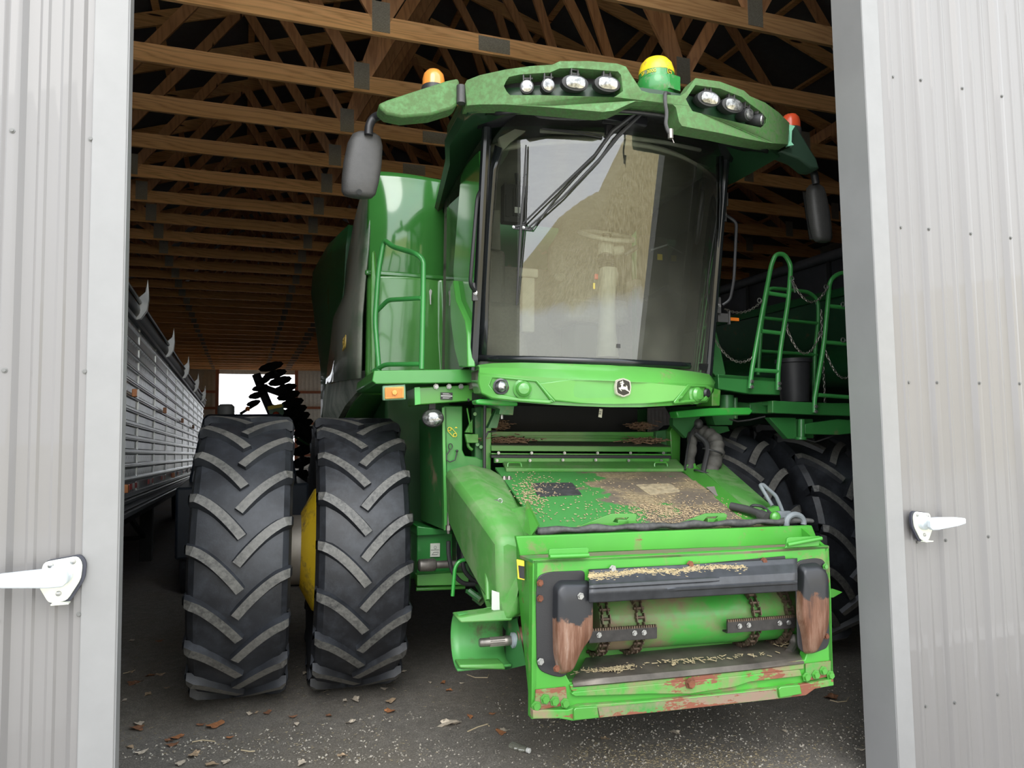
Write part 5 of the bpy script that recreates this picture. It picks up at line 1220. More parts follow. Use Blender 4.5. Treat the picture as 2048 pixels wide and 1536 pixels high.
# left post and folded side plate
m = MB(); m.slab([Pm([(886,812),(925,812),(925,900),(930,912),(952,914),(966,920),(966,965),(940,968),(905,968),(898,1056),(887,1060)], -.72)], (0,.05,0)); po = m.build('front_post', paint('post_green', (.05,.25,.05), .4, amount=.08, coat=.2), P, bevel=.006)
m = MB(); m.slab([L(887,815,y=-.72),L(889,1060,y=-.72),L(842,1040,y=-.15),L(838,840,y=-.15)], (.02,.0,0)); m.build('side_plate', GREEN_DARK, P)  # shading of the inner plate put into its dark green
m = MB(); m.slab(Pm([(884,815),(889,815),(895,1058),(889,1061)], -.74), (0,.02,0)); m.build('plate_edge', paint('edge_green', (.08,.35,.07), .4), P)
# folded belt diagram decal in yellow
for a, b in ((899,858),(910,870)):
    c_ = L(a,b,y=-.735); m = MB(); m.tube([c_+V(.011*math.cos(t),0,.011*math.sin(t)) for t in [2*PI*i/16 for i in range(16)]], .0022, 4, closed=True); m.build('belt_diagram', YDEC, po)
m = MB(); m.tube([L(895,861,y=-.735), L(907,874,y=-.735)], .002, 4); m.tube([L(902,855,y=-.735), L(913,867,y=-.735)], .002, 4); q = L(912,856,y=-.735); m.slab([q+V(-.01,0,0),q+V(.01,0,0),q+V(0,0,.008)], (0,-.002,0)); m.build('belt_diagram', YDEC, po)
m = MB(); c_ = L(901,893,y=-.74); m.tube([c_+V(.013*math.cos(t),0,.018*math.sin(t)) for t in [i*.6 for i in range(20)]], .003, 5); m.tube([L(a,b,y=-.745) for a,b in ((900,900),(893,910),(893,920),(900,924),(910,920),(913,908),(914,902))], .004, 6); m.ell(L(914,902,y=-.745), (.009,.009,.009)); m.build('latch_pin_lanyard', plain('black_lanyard', (.03,.03,.03), .5), po)
boxpx('inner_post', [(950,815),(968,812),(972,945),(950,940)], -.70, .1, GREEN_DARK)
boxpx('corner_post', [(966,815),(984,815),(982,950),(970,945)], -.78, .06, GREEN)
boxpx('corner_post', [(1340,862),(1358,835),(1362,848),(1360,945),(1344,938)], -.72, .06, GREEN)
boxpx('corner_plate', [(1312,862),(1342,858),(1344,938),(1330,926),(1312,900)], -.66, .04, GREEN_DARK)
m = MB(); m.tube([L(970,800,y=-.95),L(969,860,y=-.95),L(969,942,y=-.95)], .010, 8); m.tube([L(970,876,y=-.95),L(976,864,y=-.95),L(992,862,y=-.93)], .006, 8); m.build('black_cable', RUBHOSE, P)
m = MB(); m.slab(Pm([(930,868),(957,868),(957,886),(934,886)], -.75), (0,.03,0)); m.slab(Pm([(930,865),(945,838),(946,866)], -.72), (0,.03,0)); m.tube([L(934,816,y=-.78),L(940,850,y=-.78),L(942,866,y=-.78)], .006, 6); m.tube(rnd([L(936,880,y=-.7),L(936,893,y=-.7),L(945,900,y=-.7)], .03, 4), .012, 8); m.build('parking_latch', GREEN, P, bevel=.003)
m = MB()
for a, b in ((955,889),(962,894),(950,828)): m.cyl(L(a,b,y=-.74), L(a,b,y=-.70), .012, 8)
m.build('frame_studs', GREEN, P)
# cab mount hooks both sides of the feeder throat
for pts, y in (([(951,800),(960,798),(1010,798),(1036,804),(1036,812),(1000,811),(953,808)], -1.25), ([(1352,822),(1420,816),(1500,815),(1507,822),(1500,830),(1420,832),(1356,836)], -1.05)):
    m = MB(); m.slab(Pm(pts, y), (0,.10,0)); m.build('latch_hook', paint('hook_green_b'+str(pts[0][0]), (.03,.30,.04), .4, amount=.2), P, bevel=.008)
m = MB(); m.slab(Pm([(978,810),(992,808),(1000,818),(998,828),(1026,830),(1028,812),(978,810)][:6], -1.20), (0,.08,0)); m.build('hook_bracket', GREEN_DARK, P); m = MB(); m.slab(Pm([(992,820),(1004,818),(994,856),(976,856)], -1.0), (0,.06,0)); m.build('hook_bracket', GREEN_DARK, P); m = MB(); m.tube([L(1004,822,y=-1.1),L(1004,838,y=-1.1)], .009, 8); m.build('bracket_bolt', STEEL, P)
m = MB(); m.slab(Pm([(1346,836),(1400,834),(1384,858),(1372,876),(1346,850)], -.85), (0,.05,0)); m.build('hook_bracket', GREEN_DARK, P); m = MB(); m.slab(Pm([(1424,832),(1468,832),(1464,850),(1430,850)], -.85), (0,.1,0)); m.build('hook_bracket', GREEN_DARK, P); m = MB(); m.slab(Pm([(1420,852),(1456,852),(1460,862),(1424,872)], -.8), (0,.1,0)); m.build('hook_bracket', GREEN_DARK, P, bevel=.004)
# near-black sheet paints in the shade of the cavity above the feeder
m = MB(); m.box((-.62,-.30,1.5),(.66,-.26,2.1)); m.build('cavity_shade', DARK, P)
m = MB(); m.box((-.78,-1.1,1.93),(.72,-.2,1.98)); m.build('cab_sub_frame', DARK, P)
q = L(1200,826,y=-1.35); m = MB(); m.slab([q+V(-.012,0,-.024),q+V(.010,0,-.028),q+V(.016,0,.022),q+V(-.004,0,.026)], (0,-.003,0)); tg_ = m.build('paper_tag', plain('worn_tag', (.62,.58,.48), .7), P)
m = MB(); m.box(q+V(-.006,-.004,.004), q+V(.008,-.003,.008)); m.box(q+V(-.008,-.004,-.008), q+V(.006,-.003,-.003)); m.build('tag_print', BDEC, tg_)
# lower frame left of the feeder
m = MB(); m.slab(Pm([(834,1062),(905,1062),(905,1166),(834,1166)], -.38), (0,.4,0)); m.slab(Pm([(834,1052),(893,1060),(905,1068),(834,1072)], -.42), (0,.4,0)); lf = m.build('lower_frame', paint('lower_frame_green', (.018,.19,.03), .45, amount=.15), P, bevel=.006)
m = MB(); m.slab(Pm([(834,1150),(905,1145),(940,1145),(936,1170),(834,1172)], -.5), (0,.08,0)); m.tube([L(832,1178,y=-.45),L(930,1174,y=-.45)], .015, 8); m.build('step_rail', GREEN, P, bevel=.004)
q = L(870,1100,y=-.39); m = MB(); m.box(q+V(-.033,-.004,-.045), q+V(.033,0,.045)); ld = m.build('instruction_decal', plain('pale_decal', (.55,.57,.5), .5, var=.05), lf)
m = MB(); m.tube([q+V(.008*math.cos(t),-.005,.018+.010*math.sin(t)) for t in [2*PI*i/10 for i in range(10)]], .0012, 4, closed=True); m.tube([q+V(x,-.005,z) for x,z in ((-.022,-.03),(-.01,-.015),(.024,-.015),(.014,-.03))], .0015, 4, closed=True); m.box(q+V(-.028,-.006,.0), q+V(.028,-.004,.002)); m.build('decal_drawing', BDEC, ld)
m = MB(); c_ = L(836,1131,y=-.55); m.lathe([(.03,0),(.040,.01),(.042,.10),(.036,.115),(.025,.12),(.025,.30)], c_, (1,0,0), 24); m.build('axle_coupler', STEELW, P)
m = MB(); m.cyl(L(868,1130,y=-.55), L(920,1128,y=-.55), .022, 16); m.build('drive_line', GREEN, P)
c_ = L(916,1060,y=-.85); m = MB(); m.lathe([(.035,0),(.038,.01),(.038,.26),(.03,.28)], c_+V(.03,0,-.20), (0,0,1), 24); of = m.build('oil_filter', BLACKG, P)
m = MB(); m.lathe([(.03,0),(.045,.02),(.03,.05)], c_+V(.02,0,.08), (0,0,1), 16); m.cyl(c_+V(-.06,0,.10), c_+V(.03,0,.10), .014, 10); m.cyl(c_+V(-.06,0,.11), c_+V(-.06,0,-.02), .011, 10); m.lathe([(.018,0),(.018,.03)], c_+V(-.06,0,.0), (0,0,1), 6); m.build('filter_head', STEELW, of)
text('handwriting', '19791', .022, WHITE, frontM(c_+V(.03,-.0395,.035)), of, .0008); text('handwriting', '5-26', .022, WHITE, frontM(c_+V(.028,-.0395,.005)), of, .0008)
m = MB(); q = c_+V(.032,-.0385,-.05); m.slab(rnd([q+V(-.012,0,-.012),q+V(.012,0,-.012),q+V(.012,0,.012),q+V(-.012,0,.012)], .004, 3, True), (0,-.002,0)); m.box(q+V(-.016,-.002,-.022), q+V(.016,0,-.018)); m.build('filter_badge', plain('pale_blue_badge', (.5,.6,.62), .4), of)
m = MB(); q = [L(a,b,y=-.9) for a,b in ((897,1082),(897,1110),(904,1145),(925,1168),(950,1168))]; m.tube(rnd(q, .08, 5), .014, 10); m.tube(rnd([L(a,b,y=-.88) for a,b in ((936,1080),(926,1110),(926,1140),(945,1160),(958,1165))], .08, 5), .014, 10); m.tube(rnd([L(a,b,y=-.86) for a,b in ((942,1090),(935,1125),(950,1150))], .06, 5), .012, 10); m.build('hydraulic_hoses', RUBHOSE, P)
m = MB(); m.tube(rnd([L(a,b,y=-1.15) for a,b in ((905,1192),(910,1135),(918,1122),(935,1118),(950,1118))], .05, 6), .011, 10); m.build('bent_handle', paint('handle_green', (.03,.32,.04), .4), P)
m = MB(); m.tube([L(938,1182,y=-1.1),L(962,1200,y=-1.15)], .02, 8); m.cyl(L(932,1182,y=-1.1), L(945,1184,y=-1.1), .012, 8); m.tube([L(950,1192,y=-1.1),L(965,1204,y=-1.1)], .028, 8); m.build('lower_fitting', GREEN_DARK, P)
m = MB(); m.slab([V(-.72,-1.7,.60),V(-.72,-.6,.78),V(-.72,-.6,1.1),V(-.72,-1.7,1.0)], (1.3,0,0)); m.build('feeder_floor_pan', GREEN_DARK, P)

# ---------------------------------------------------------------- handrail on the left platform
GR = paint('rail_green', (.045,.26,.06), .35, coat=.4)
m = MB(); m.tube(rnd([L(a,b,y=y) for a,b,y in ((758,742,-.55),(750,640,-.5),(757,540,-.5),(768,478,-.5),(784,493,-.6),(832,507,-.85),(847,520,-.88),(846,600,-.88),(843,738,-.88))], .06, 6), .017, 12)
for a in ([(843,596,-.88),(776,600,-.6),(752,624,-.45)], [(843,728,-.88),(770,729,-.62),(748,742,-.5)]):
    m.tube(rnd([L(*q[:2], y=q[2]) for q in a], .04, 4), .015, 10)
m.build('platform_handrail', GR, P)

# ---------------------------------------------------------------- right landing, ladder rails and chains
PG = paint('landing_green', (.035,.19,.045), .38, amount=.06, coat=.3)
m = MB(); m.slab(Pm([(1436,748),(1556,757),(1562,760),(1560,790),(1500,788),(1437,778)], -.92), (0,.06,0)); m.slab([L(1436,748,y=-.92), L(1556,757,y=-.92), L(1556,757,y=-.92)+V(0,1.0,0), L(1436,748,y=-.92)+V(0,1.0,0)], (0,0,-.03)); m.build('landing_step', PG, P, bevel=.005)
m = MB(); m.slab(Pm([(1500,806),(1546,801),(1546,828),(1500,826)], -.75), (0,.10,0)); m.slab(Pm([(1545,801),(1632,806),(1725,806),(1725,833),(1632,830),(1545,826)], -.88), (0,.06,0))
m.slab([L(1545,802,y=-.86), L(1725,808,y=-.86), L(1725,808,y=-.86)+V(.1,1.3,0), L(1545,802,y=-.86)+V(-.1,1.3,0)], (0,0,-.03)); m.build('landing_frame', PG, P, bevel=.005)
m = MB(); m.slab(Pm([(1538,835),(1592,835),(1594,878),(1576,878)], -.80), (0,.06,0)); m.slab(Pm([(1610,848),(1676,838),(1728,842),(1728,864),(1676,870),(1610,868)], -.84), (0,.08,0)); m.slab(Pm([(1592,838),(1626,838),(1628,876),(1592,878)], -.78), (0,.1,0)); m.cyl(L(1603,838,y=-.82), L(1603,880,y=-.82), .025, 14)
m.cyl(L(1602,874,y=-.84), L(1602,880,y=-.84), .04, 14); m.build('ladder_pivot', PG, P, bevel=.004)
m = MB(); m.slab([L(1720,866,y=-.8),L(1735,866,y=-.8),L(1735,960,y=-.8),L(1726,955,y=-.8)], (0,.05,0)); m.build('ladder_leg', PG, P)
m = MB(); m.cyl(L(1453,790,y=-.80), L(1453,838,y=-.80), .05, 18); m.cyl(L(1470,795,y=-.80), L(1470,838,y=-.80), .02, 10); m.slab(Pm([(1436,800),(1500,806),(1500,826),(1436,822)], -.72), (0,.1,0)); m.build('landing_pivot', GREEN_DARK, P, bevel=.004)
m = MB(); m.tube([L(a,b,y=-.85) for a,b in ((1458,838),(1475,843),(1500,840),(1530,833))], .006, 6); m.build('wiring_conduit', GREYP, P); m = MB(); m.tube([L(a,b,y=-.80) for a,b in ((1605,878),(1630,884),(1655,876),(1670,870))], .006, 6); m.build('wiring_conduit', GREYP, P)
def rails(name, path, rungs, y0, r=.017, feet=()):
    m = MB(); m.tube(rnd([L(a,b,y=y) for a,b,y in path], .11, 9), r, 12)
    for a, b in rungs: m.tube([L(*a[:2], y=a[2]), L(*b[:2], y=b[2])], .015, 10)
    o = m.build(name, GR, P)
    for a, b, y in feet:
        m = MB(); m.bolt(L(a,b,y=y), (0,-1,0), .011, .012); m.build('rail_bolt', STEEL, o)
    return o
rails('ladder_rail', [(1500,777,-.97),(1503,745,-.97),(1527,610,-.93),(1543,528,-.9),(1552,508,-.9),(1569,508,-.9),(1582,530,-.9),(1577,600,-.93),(1562,690,-.96),(1556,745,-.97),(1556,780,-.97)],
      [((1536,586,-.92),(1574,592,-.92)),((1523,662,-.94),(1565,667,-.94)),((1510,740,-.97),(1556,743,-.97))], -.9, feet=((1504,763,-.99),(1504,774,-.99),(1559,767,-.99),(1559,777,-.99)))
m_ = rails('ladder_rail', [(1629,825,-.93),(1629,800,-.93),(1648,690,-.93),(1660,560,-.93),(1680,545,-.93),(1722,549,-.93),(1745,552,-.93)],
      [((1658,612,-.93),(1718,618,-.93)),((1650,684,-.93),(1722,691,-.93)),((1636,790,-.93),(1722,796,-.93))], -.9, feet=((1632,813,-.95),(1632,823,-.95),(1723,818,-.95),(1723,828,-.95)))
rails('ladder_rail', [(1722,830,-.93),(1723,800,-.93),(1718,700,-.93),(1717,600,-.93)], [], -.9)
rails('rear_rail', [(1516,750,-.1),(1524,640,-.1),(1536,576,-.1),(1560,578,-.1),(1618,584,-.1),(1636,600,-.1),(1637,640,-.1),(1630,700,-.1),(1628,800,-.1)],
      [((1526,636,-.1),(1636,647,-.1)),((1520,702,-.1),(1634,710,-.1))], -.1)
def chain(a, b, sag, ya, yb):
    A_, B_2 = L(*a, y=ya), L(*b, y=yb); m = MB(); n_ = int(((B_2-A_).length + sag*1.6)/.030) + 1
    pt = lambda t: A_ + (B_2-A_)*t - V(0,0,sag*4*t*(1-t))
    for i in range(n_):
        p, q = pt(i/n_), pt((i+1)/n_); c_ = (p+q)/2; d_ = (q-p).normalized(); ln = (q-p).length*.68
        s_ = d_.cross(V(0,1,0)).normalized() if i % 2 else V(0,1,0); s_ = (s_ - d_*s_.dot(d_)).normalized()
        m.tube([c_ + d_*(ln*math.cos(t)) + s_*(.008*math.sin(t)) for t in [2*PI*k/8 for k in range(8)]], .0028, 4, closed=True)
    return m.build('safety_chain', STEELW, P)
for a, b, s_, ya, yb in (((1584,560),(1656,572),.14,-.92,-.95),((1572,652),(1640,668),.17,-.94,-.94),((1450,618),(1524,602),.05,-1.1,-.94),((1422,665),(1512,708),.12,-1.0,-.95),((1642,620),(1650,806),-.0,-.5,-.4),((1650,700),(1718,720),.17,-.93,-.93),((1716,640),(1708,806),.02,-.93,-.7)):
    chain(a, b, s_, ya, yb)
for a, b, y in ((1584,557,-.93),(1652,574,-.95),(1519,601,-.95),(1641,667,-.94),(1686,609,-.95),(1686,680,-.95),(1572,650,-.95)):
    c_ = L(a,b,y=y); m = MB(); m.tube([c_+V(.016*math.cos(t),0,.016*math.sin(t)) for t in [2*PI*k/14 for k in range(14)]], .004, 6, closed=True); m.build('chain_ring', STEEL, P)
for pts in (((1690,609),(1704,615),(1710,628)),((1690,681),(1702,686),(1708,698)),((1583,562),(1588,575),(1590,585))):
    m = MB(); m.tube([L(a,b,y=-.96) for a,b in pts], .006, 6); m.build('snap_hook', STEEL, P)
# green panel right of the windshield under the rail
boxpx('cab_side_panel', [(1420,740),(1432,660),(1440,690),(1452,748),(1440,760)], -.9, .05, GREEN_DARK)
boxpx('bumper_bracket', [(1424,775),(1442,780),(1440,812),(1424,812)], -1.0, .2, GREEN)
# ================================================================== GRAIN TRAILER (picture left)
TR = thing('grain_trailer', 'long ribbed aluminium grain trailer with rolled dark tarp along the left wall', 'trailer', (-.95, 4.0, 0))
TR.rotation_euler = (math.radians(-1.2), 0, 0)
ALU, nt, b = nmat('polished_aluminium'); v = coord(nt, (1, 1, 1))
vo = nt.nodes.new('ShaderNodeTexVoronoi'); vo.inputs['Scale'].default_value = 6.6; vo.inputs['Randomness'].default_value = 0
v2 = coord(nt, (0, 1, 1.03)); nt.links.new(v2, vo.inputs['Vector'])
c = ramp(nt, noise(nt, coord(nt, (1, 1, .35)), 1.6, 5), [(.3, (.30, .33, .36)), (.7, (.62, .64, .64))])
nt.links.new(mix(nt, ramp(nt, vo.outputs['Distance'], [(.07, 1.0), (.10, 0.0)]), c, (.05, .05, .05)), b.inputs['Base Color'])
b.inputs['Metallic'].default_value = .8; b.inputs['Roughness'].default_value = .34
ALUR = plain('bright_aluminium_rail', (.42, .43, .43), .32, .85)
zs = []; z = 1.42
m = MB(); prof = [(0, 1.30)]
while z < 2.84:
    prof += [(0, z-.03), (.012, z-.018), (.016, z), (.012, z+.018), (0, z+.03)]; z += .125
prof.append((0, 2.86))
m.loft([[V(x, y, z) for x, z in prof] for y in (-.6, 16.2)], False); m.build('side_panel', ALU, TR, ang=.5)
for k in range(11):
    m = MB(); zz = 1.42+.125*k; m.box((.0,-.6,zz-.008),(.022,16.2,zz+.008)); m.build('side_rib', ALUR, TR, bevel=.003)
m = MB(); m.box((-2.45,-.6,1.3),(-.02,16.2,2.85)); m.box((-2.45,-.62,1.2),(0,-.6,2.9)); m.build('trailer_body', ALU, TR)
for i in range(11):
    m = MB(); y = 1.0+i*1.42; m.box((0,y-.02,1.3),(.01,y+.02,2.86)); m.build('seam_strip', ALUR, TR)
m = MB()
for z0, z1, x in ((1.12,1.16,.06),(1.17,1.22,.03),(1.23,1.26,.05),(1.27,1.31,.02)): m.box((-.1,-.6,z0),(x,16.2,z1))
m.build('bottom_rail', ALUR, TR, bevel=.004)
m = MB(); m.box((-2.3,-.6,.95),(-.15,16,1.12)); m.build('frame', DARK, TR)
m = MB(); m.tube([(-.02,-.6,2.95),(-.02,16.2,2.95)], .085, 16); m.build('rolled_tarp', plain('black_vinyl_tarp', (.012,.015,.02), .55), TR)
m = MB(); m.box((-.02,-.6,2.84),(.035,16.2,2.88)); m.box((-2.4,-.6,2.86),(0,16.2,2.9)); m.tube([(.06,-.6,3.02),(.06,16.2,3.02)], .018, 8); m.build('top_rail', plain('grey_rail', (.06,.066,.075), .45, .6), TR)
for i, y in enumerate((3.35, 6.1, 8.85, 11.6, 14.4)):
    m = MB(); m.slab([V(-.02,y,2.84),V(.07,y,2.87),V(.12,y,2.95),V(.135,y,3.06),V(.12,y,3.24),V(.10,y,3.12),V(.04,y,3.06),V(.02,y,2.98)], (0,.05,0)); m.build('tarp_stop', ALUR, TR, bevel=.004)
for y, z in ((3.3,2.19),(6.05,2.19),(8.9,2.19),(11.7,2.19),(2.9,1.36),(7.4,1.36),(12.2,1.36)):
    m = MB(); m.box((.02,y-.03,z-.035),(.06,y+.05,z+.035)); m.build('marker_light', plain('amber_marker', (.45,.17,.06), .3), TR, bevel=.006, label='small amber marker light')
y = 1.9
while y < 15:
    for k in range(2):
        m = MB(); m.box((.02,y+k*.32,1.335),(.024,y+k*.32+.16,1.385)); m.build('reflective_tape', RDEC, TR)
        m = MB(); m.box((.02,y+k*.32+.16,1.335),(.024,y+k*.32+.32,1.385)); m.build('reflective_tape', WHITE, TR)
    y += 1.35 if y < 6 else 1.1
m = MB(); m.box((-.35,7.2,.15),(-.2,7.4,1.0)); m.box((-.40,7.15,.12),(-.12,7.45,.16)); m.beam((-.3,7.2,.55),(-.3,5.6,.98),.05,.05); m.box((-2.1,7.25,.5),(-.3,7.3,.56)); m.build('landing_gear', GREEN_DARK if 0 else DARK, TR)
for y in (13.2, 14.5):
    for x in (-.28, -2.1):
        m = MB(); m.lathe([(.30,-.12),(.48,-.13),(.51,-.09),(.51,.09),(.48,.13),(.30,.12)], (x,y,.51+.02*y*1.05), (1,0,0), 32); m.build('trailer_tyre', TYRE, TR)

# ================================================================== GRAIN CART (picture right, behind)
GCt = thing('grain_cart', 'dark green grain cart with rolled tarp parked behind the combine ladder', 'grain cart', (7.8, 9.4, -.12))
m = MB(); A_ = [(0,3.70),(0,3.78),(.35,2.55),(.9,1.6),(2.2,1.6),(2.9,2.55),(3.25,3.7)]
m.loft([[V(x, y, z) for x, z in [(0,3.68),(.12,3.2),(.42,2.5),(1.0,1.55),(2.2,1.55),(2.85,2.5),(3.2,3.68)]] for y in (-4.2,-3.9,3.8,4.1)]); hu = m.build('hopper', GREEN_CART, GCt, bevel=.02)
m = MB(); m.box((-.04,-4.25,3.66),(.03,4.15,3.78)); m.box((3.17,-4.25,3.66),(3.24,4.15,3.78)); m.build('hopper_rim', paint('rim_green', (.015,.13,.04), .4), GCt, bevel=.01)
m = MB(); m.loft([[V(x, y, z) for x, z in [(.02,3.78),(.03,4.22),(1.0,4.5),(2.3,4.5),(3.15,4.22),(3.18,3.78)]] for y in (-4.2,4.1)]); m.build('tarp_cover', plain('dark_grey_tarp', (.035,.038,.045), .6, vs=3, var=.4), GCt)
m = MB(); m.tube([(-.0,-4.3,4.27),(-.0,4.2,4.27)], .075, 14); m.build('rolled_tarp', plain('grey_tarp_roll', (.06,.062,.07), .55), GCt)
for y in (-3.0, -1.2, .6, 2.4): m = MB(); m.box((-.02,y-.03,3.78),(.02,y+.03,4.2)); m.build('tarp_bow', DARK, GCt)
m = MB(); m.tube([(-.12,-4.0,2.62),(-.12,3.6,2.75)], .30, 28); m.build('unload_auger', paint('auger_green', (.014,.12,.04), .3, coat=.5), GCt)
m = MB(); m.box((.7,-5.2,.95),(2.4,4.0,1.2)); m.build('cart_frame', GREEN_CART, GCt)
for y in (-.9, .9):
    for x in (.35, 2.8):
        m = MB(); m.lathe([(.45,-.28),(.8,-.33),(.9,-.25),(.92,0),(.9,.25),(.8,.33),(.45,.28)], (x,y,.92), (1,0,0), 40); m.build('cart_tyre', TYRE, GCt)
m = MB(); m.beam((.1,-1.6,3.4),(.12,-2.6,2.7),.02,.01); m.build('rope', DARK, GCt)

# black bin standing on the combine's landing
bc = MC @ L(1590,802,y=-.55); bc.z = (MC @ L(1590,806,y=-.6)).z + .01
m = MB(); m.lathe([(.105,0),(.125,.30),(.138,.305),(.138,.335),(.128,.335),(.122,.31),(.10,.01)], bc, (0,0,1), 30, cap=False); m.lathe([(.105,0),(.105,.008)], bc, (0,0,1), 30)
for k in (0, 1): m.box(bc+V(-.15+.27*k,-.02,.28), bc+V(-.12+.27*k,.02,.30))
tag(m.build('black_bin', plain('dark_plastic_bin', (.03,.03,.034), .5)), 'round black plastic bin standing on the green ladder landing', 'bin')

# ================================================================== DISC HARROW far back
HR = thing('disc_harrow', 'folded disc harrow with dark notched discs against the bright far doorway', 'disc harrow', (1.3, 16, 0))
HO = V(1.3, 16, 0)
DISC = plain('dark_disc_steel', (.018,.02,.024), .5, .3)
cols = [(552,733,46),(560,748,44),(570,762,44),(580,777,44),(587,791,44),(594,806,44),(601,820,44),(607,834,44),(613,848,44),(619,863,44),(624,879,44),(617,900,44),(612,925,40),(606,950,40),(600,975,40),
        (536,760,30),(530,775,30),(523,790,30),(517,806,26)]
for i, (a, b_, w_) in enumerate(cols):
    c_ = W(a-10, b_, y=16) - HO; r = w_/1480*15.4/2*1.05; nn_ = V(-.28, -.42, .86).normalized()
    m = MB(); k_ = 30; u_ = nn_.orthogonal().normalized(); w2 = nn_.cross(u_)
    rim = [c_ + (u_*math.cos(2*PI*k/k_) + w2*math.sin(2*PI*k/k_))*(r*(1 - .06*(k % 3 == 0))) for k in range(k_)]
    m.loft([rim, [c_*.5+p*.5 - nn_*.05 for p in rim], [c_*.97+p*.03 - nn_*.06 for p in rim]]); m.build('disc_blade', DISC, HR, solid=.006)
gp = [W(a, b_, y=16.05)-HO for a, b_ in ((543,735),(566,772),(588,820),(604,868),(604,930),(590,1000))]
m = MB(); m.tube(gp, .05, 8); m.tube([W(a,b_,y=16.1)-HO for a,b_ in ((512,748),(528,790),(545,830),(560,900),(560,1000))], .09, 6); m.tube([W(a,b_,y=16.1)-HO for a,b_ in ((528,775),(570,790))], .07, 6); m.tube([W(a,b_,y=16.1)-HO for a,b_ in ((540,815),(595,840))], .09, 6); m.tube([W(a,b_,y=16.1)-HO for a,b_ in ((516,806),(480,828))], .03, 6)
m.box(W(545,960,y=16.3)-HO-V(1.2,.1,.1), W(545,960,y=16.3)-HO+V(2.6,.2,.15)); m.build('harrow_frame', DISC, HR)
for x in (-.9, .9):
    m = MB(); m.lathe([(.22,-.12),(.42,-.14),(.46,-.08),(.46,.08),(.42,.14),(.22,.12)], (x,.6,.46), (1,0,0), 30); m.build('transport_tyre', TYRE, HR)
m = MB(); m.slab([W(a,b_,y=15.6)-HO for a,b_ in ((536,816),(567,808),(568,826),(563,836),(542,838))], (0,.06,0)); gpn = m.build('green_panel', GREEN_DARK, HR)
m = MB(); m.slab([W(a,b_,y=15.56)-HO for a,b_ in ((535,813),(564,807),(565,814),(536,820))], (0,.03,0)); m.build('yellow_strip', YDEC, gpn)
m = MB(); m.lathe([(.07,0),(.06,.03),(.02,.045)], W(552,830,y=15.6)-HO, (0,-1,0), 20); m.build('warning_lamp', REDL, gpn, label='round red-orange warning lamp')
m = MB(); m.lathe([(.045,0),(.045,.06),(.02,.09)], W(495,822,y=15.9)-HO, (0,0,1), 14); m.build('amber_beacon', ODEC, HR)
m = MB(); m.tube([W(588,873,y=15)-HO, W(628,896,y=15)-HO], .02, 8); m.build('green_brace', GREEN_DARK, HR)

# dark vehicle behind the outer tyre
PV = thing('parked_vehicle', 'dark vehicle with flat roof mostly hidden behind the outer left tyre', 'vehicle', (-.1, 10, 0))
a_ = W(396,828,y=9.6); c_ = W(520,829,y=9.6)
zt = a_.z; xa, xb = a_.x+.1, c_.x+.35+.1
m = MB(); m.loft([[V(x, y, z) for x, y in ((xa+i_,-.4+i_),(xb-i_,-.4+i_),(xb-i_,1.6-i_),(xa+i_,1.6-i_))] for z, i_ in ((.9,-.08),(1.25,-.08),(zt-.06,.05),(zt,.09))]); m.loft([[V(x, y, z) for x, y in ((xa-.15,-1.5),(xb+.15,-1.5),(xb+.15,3.4),(xa-.15,3.4))] for z in (.45,.9,1.2)]); m.build('vehicle_body', plain('dark_blue_paint', (.02,.026,.035), .35), PV, bevel=.03)
m = MB(); m.slab([V(xa+.08,-.47,1.28),V(xb-.08,-.47,1.28),V(xb-.10,-.36,zt-.1),V(xa+.10,-.36,zt-.1)], (0,.01,0)); m.build('windscreen', SGLASS, PV)
m = MB(); q = W(452,826,y=9.9)-V(-.1,10,0); q.z = zt; m.lathe([(.10,0),(.10,.10),(.07,.13)], q, (0,0,1), 16); m.build('roof_beacon', plain('grey_beacon', (.14,.14,.13), .5), PV)
for x in (xa, xb):
    for y in (-1.0, 2.7):
        m = MB(); m.lathe([(.2,-.1),(.38,-.11),(.4,-.06),(.4,.06),(.38,.11),(.2,.1)], (x,y,.40), (1,0,0), 28); m.build('vehicle_tyre', TYRE, PV)

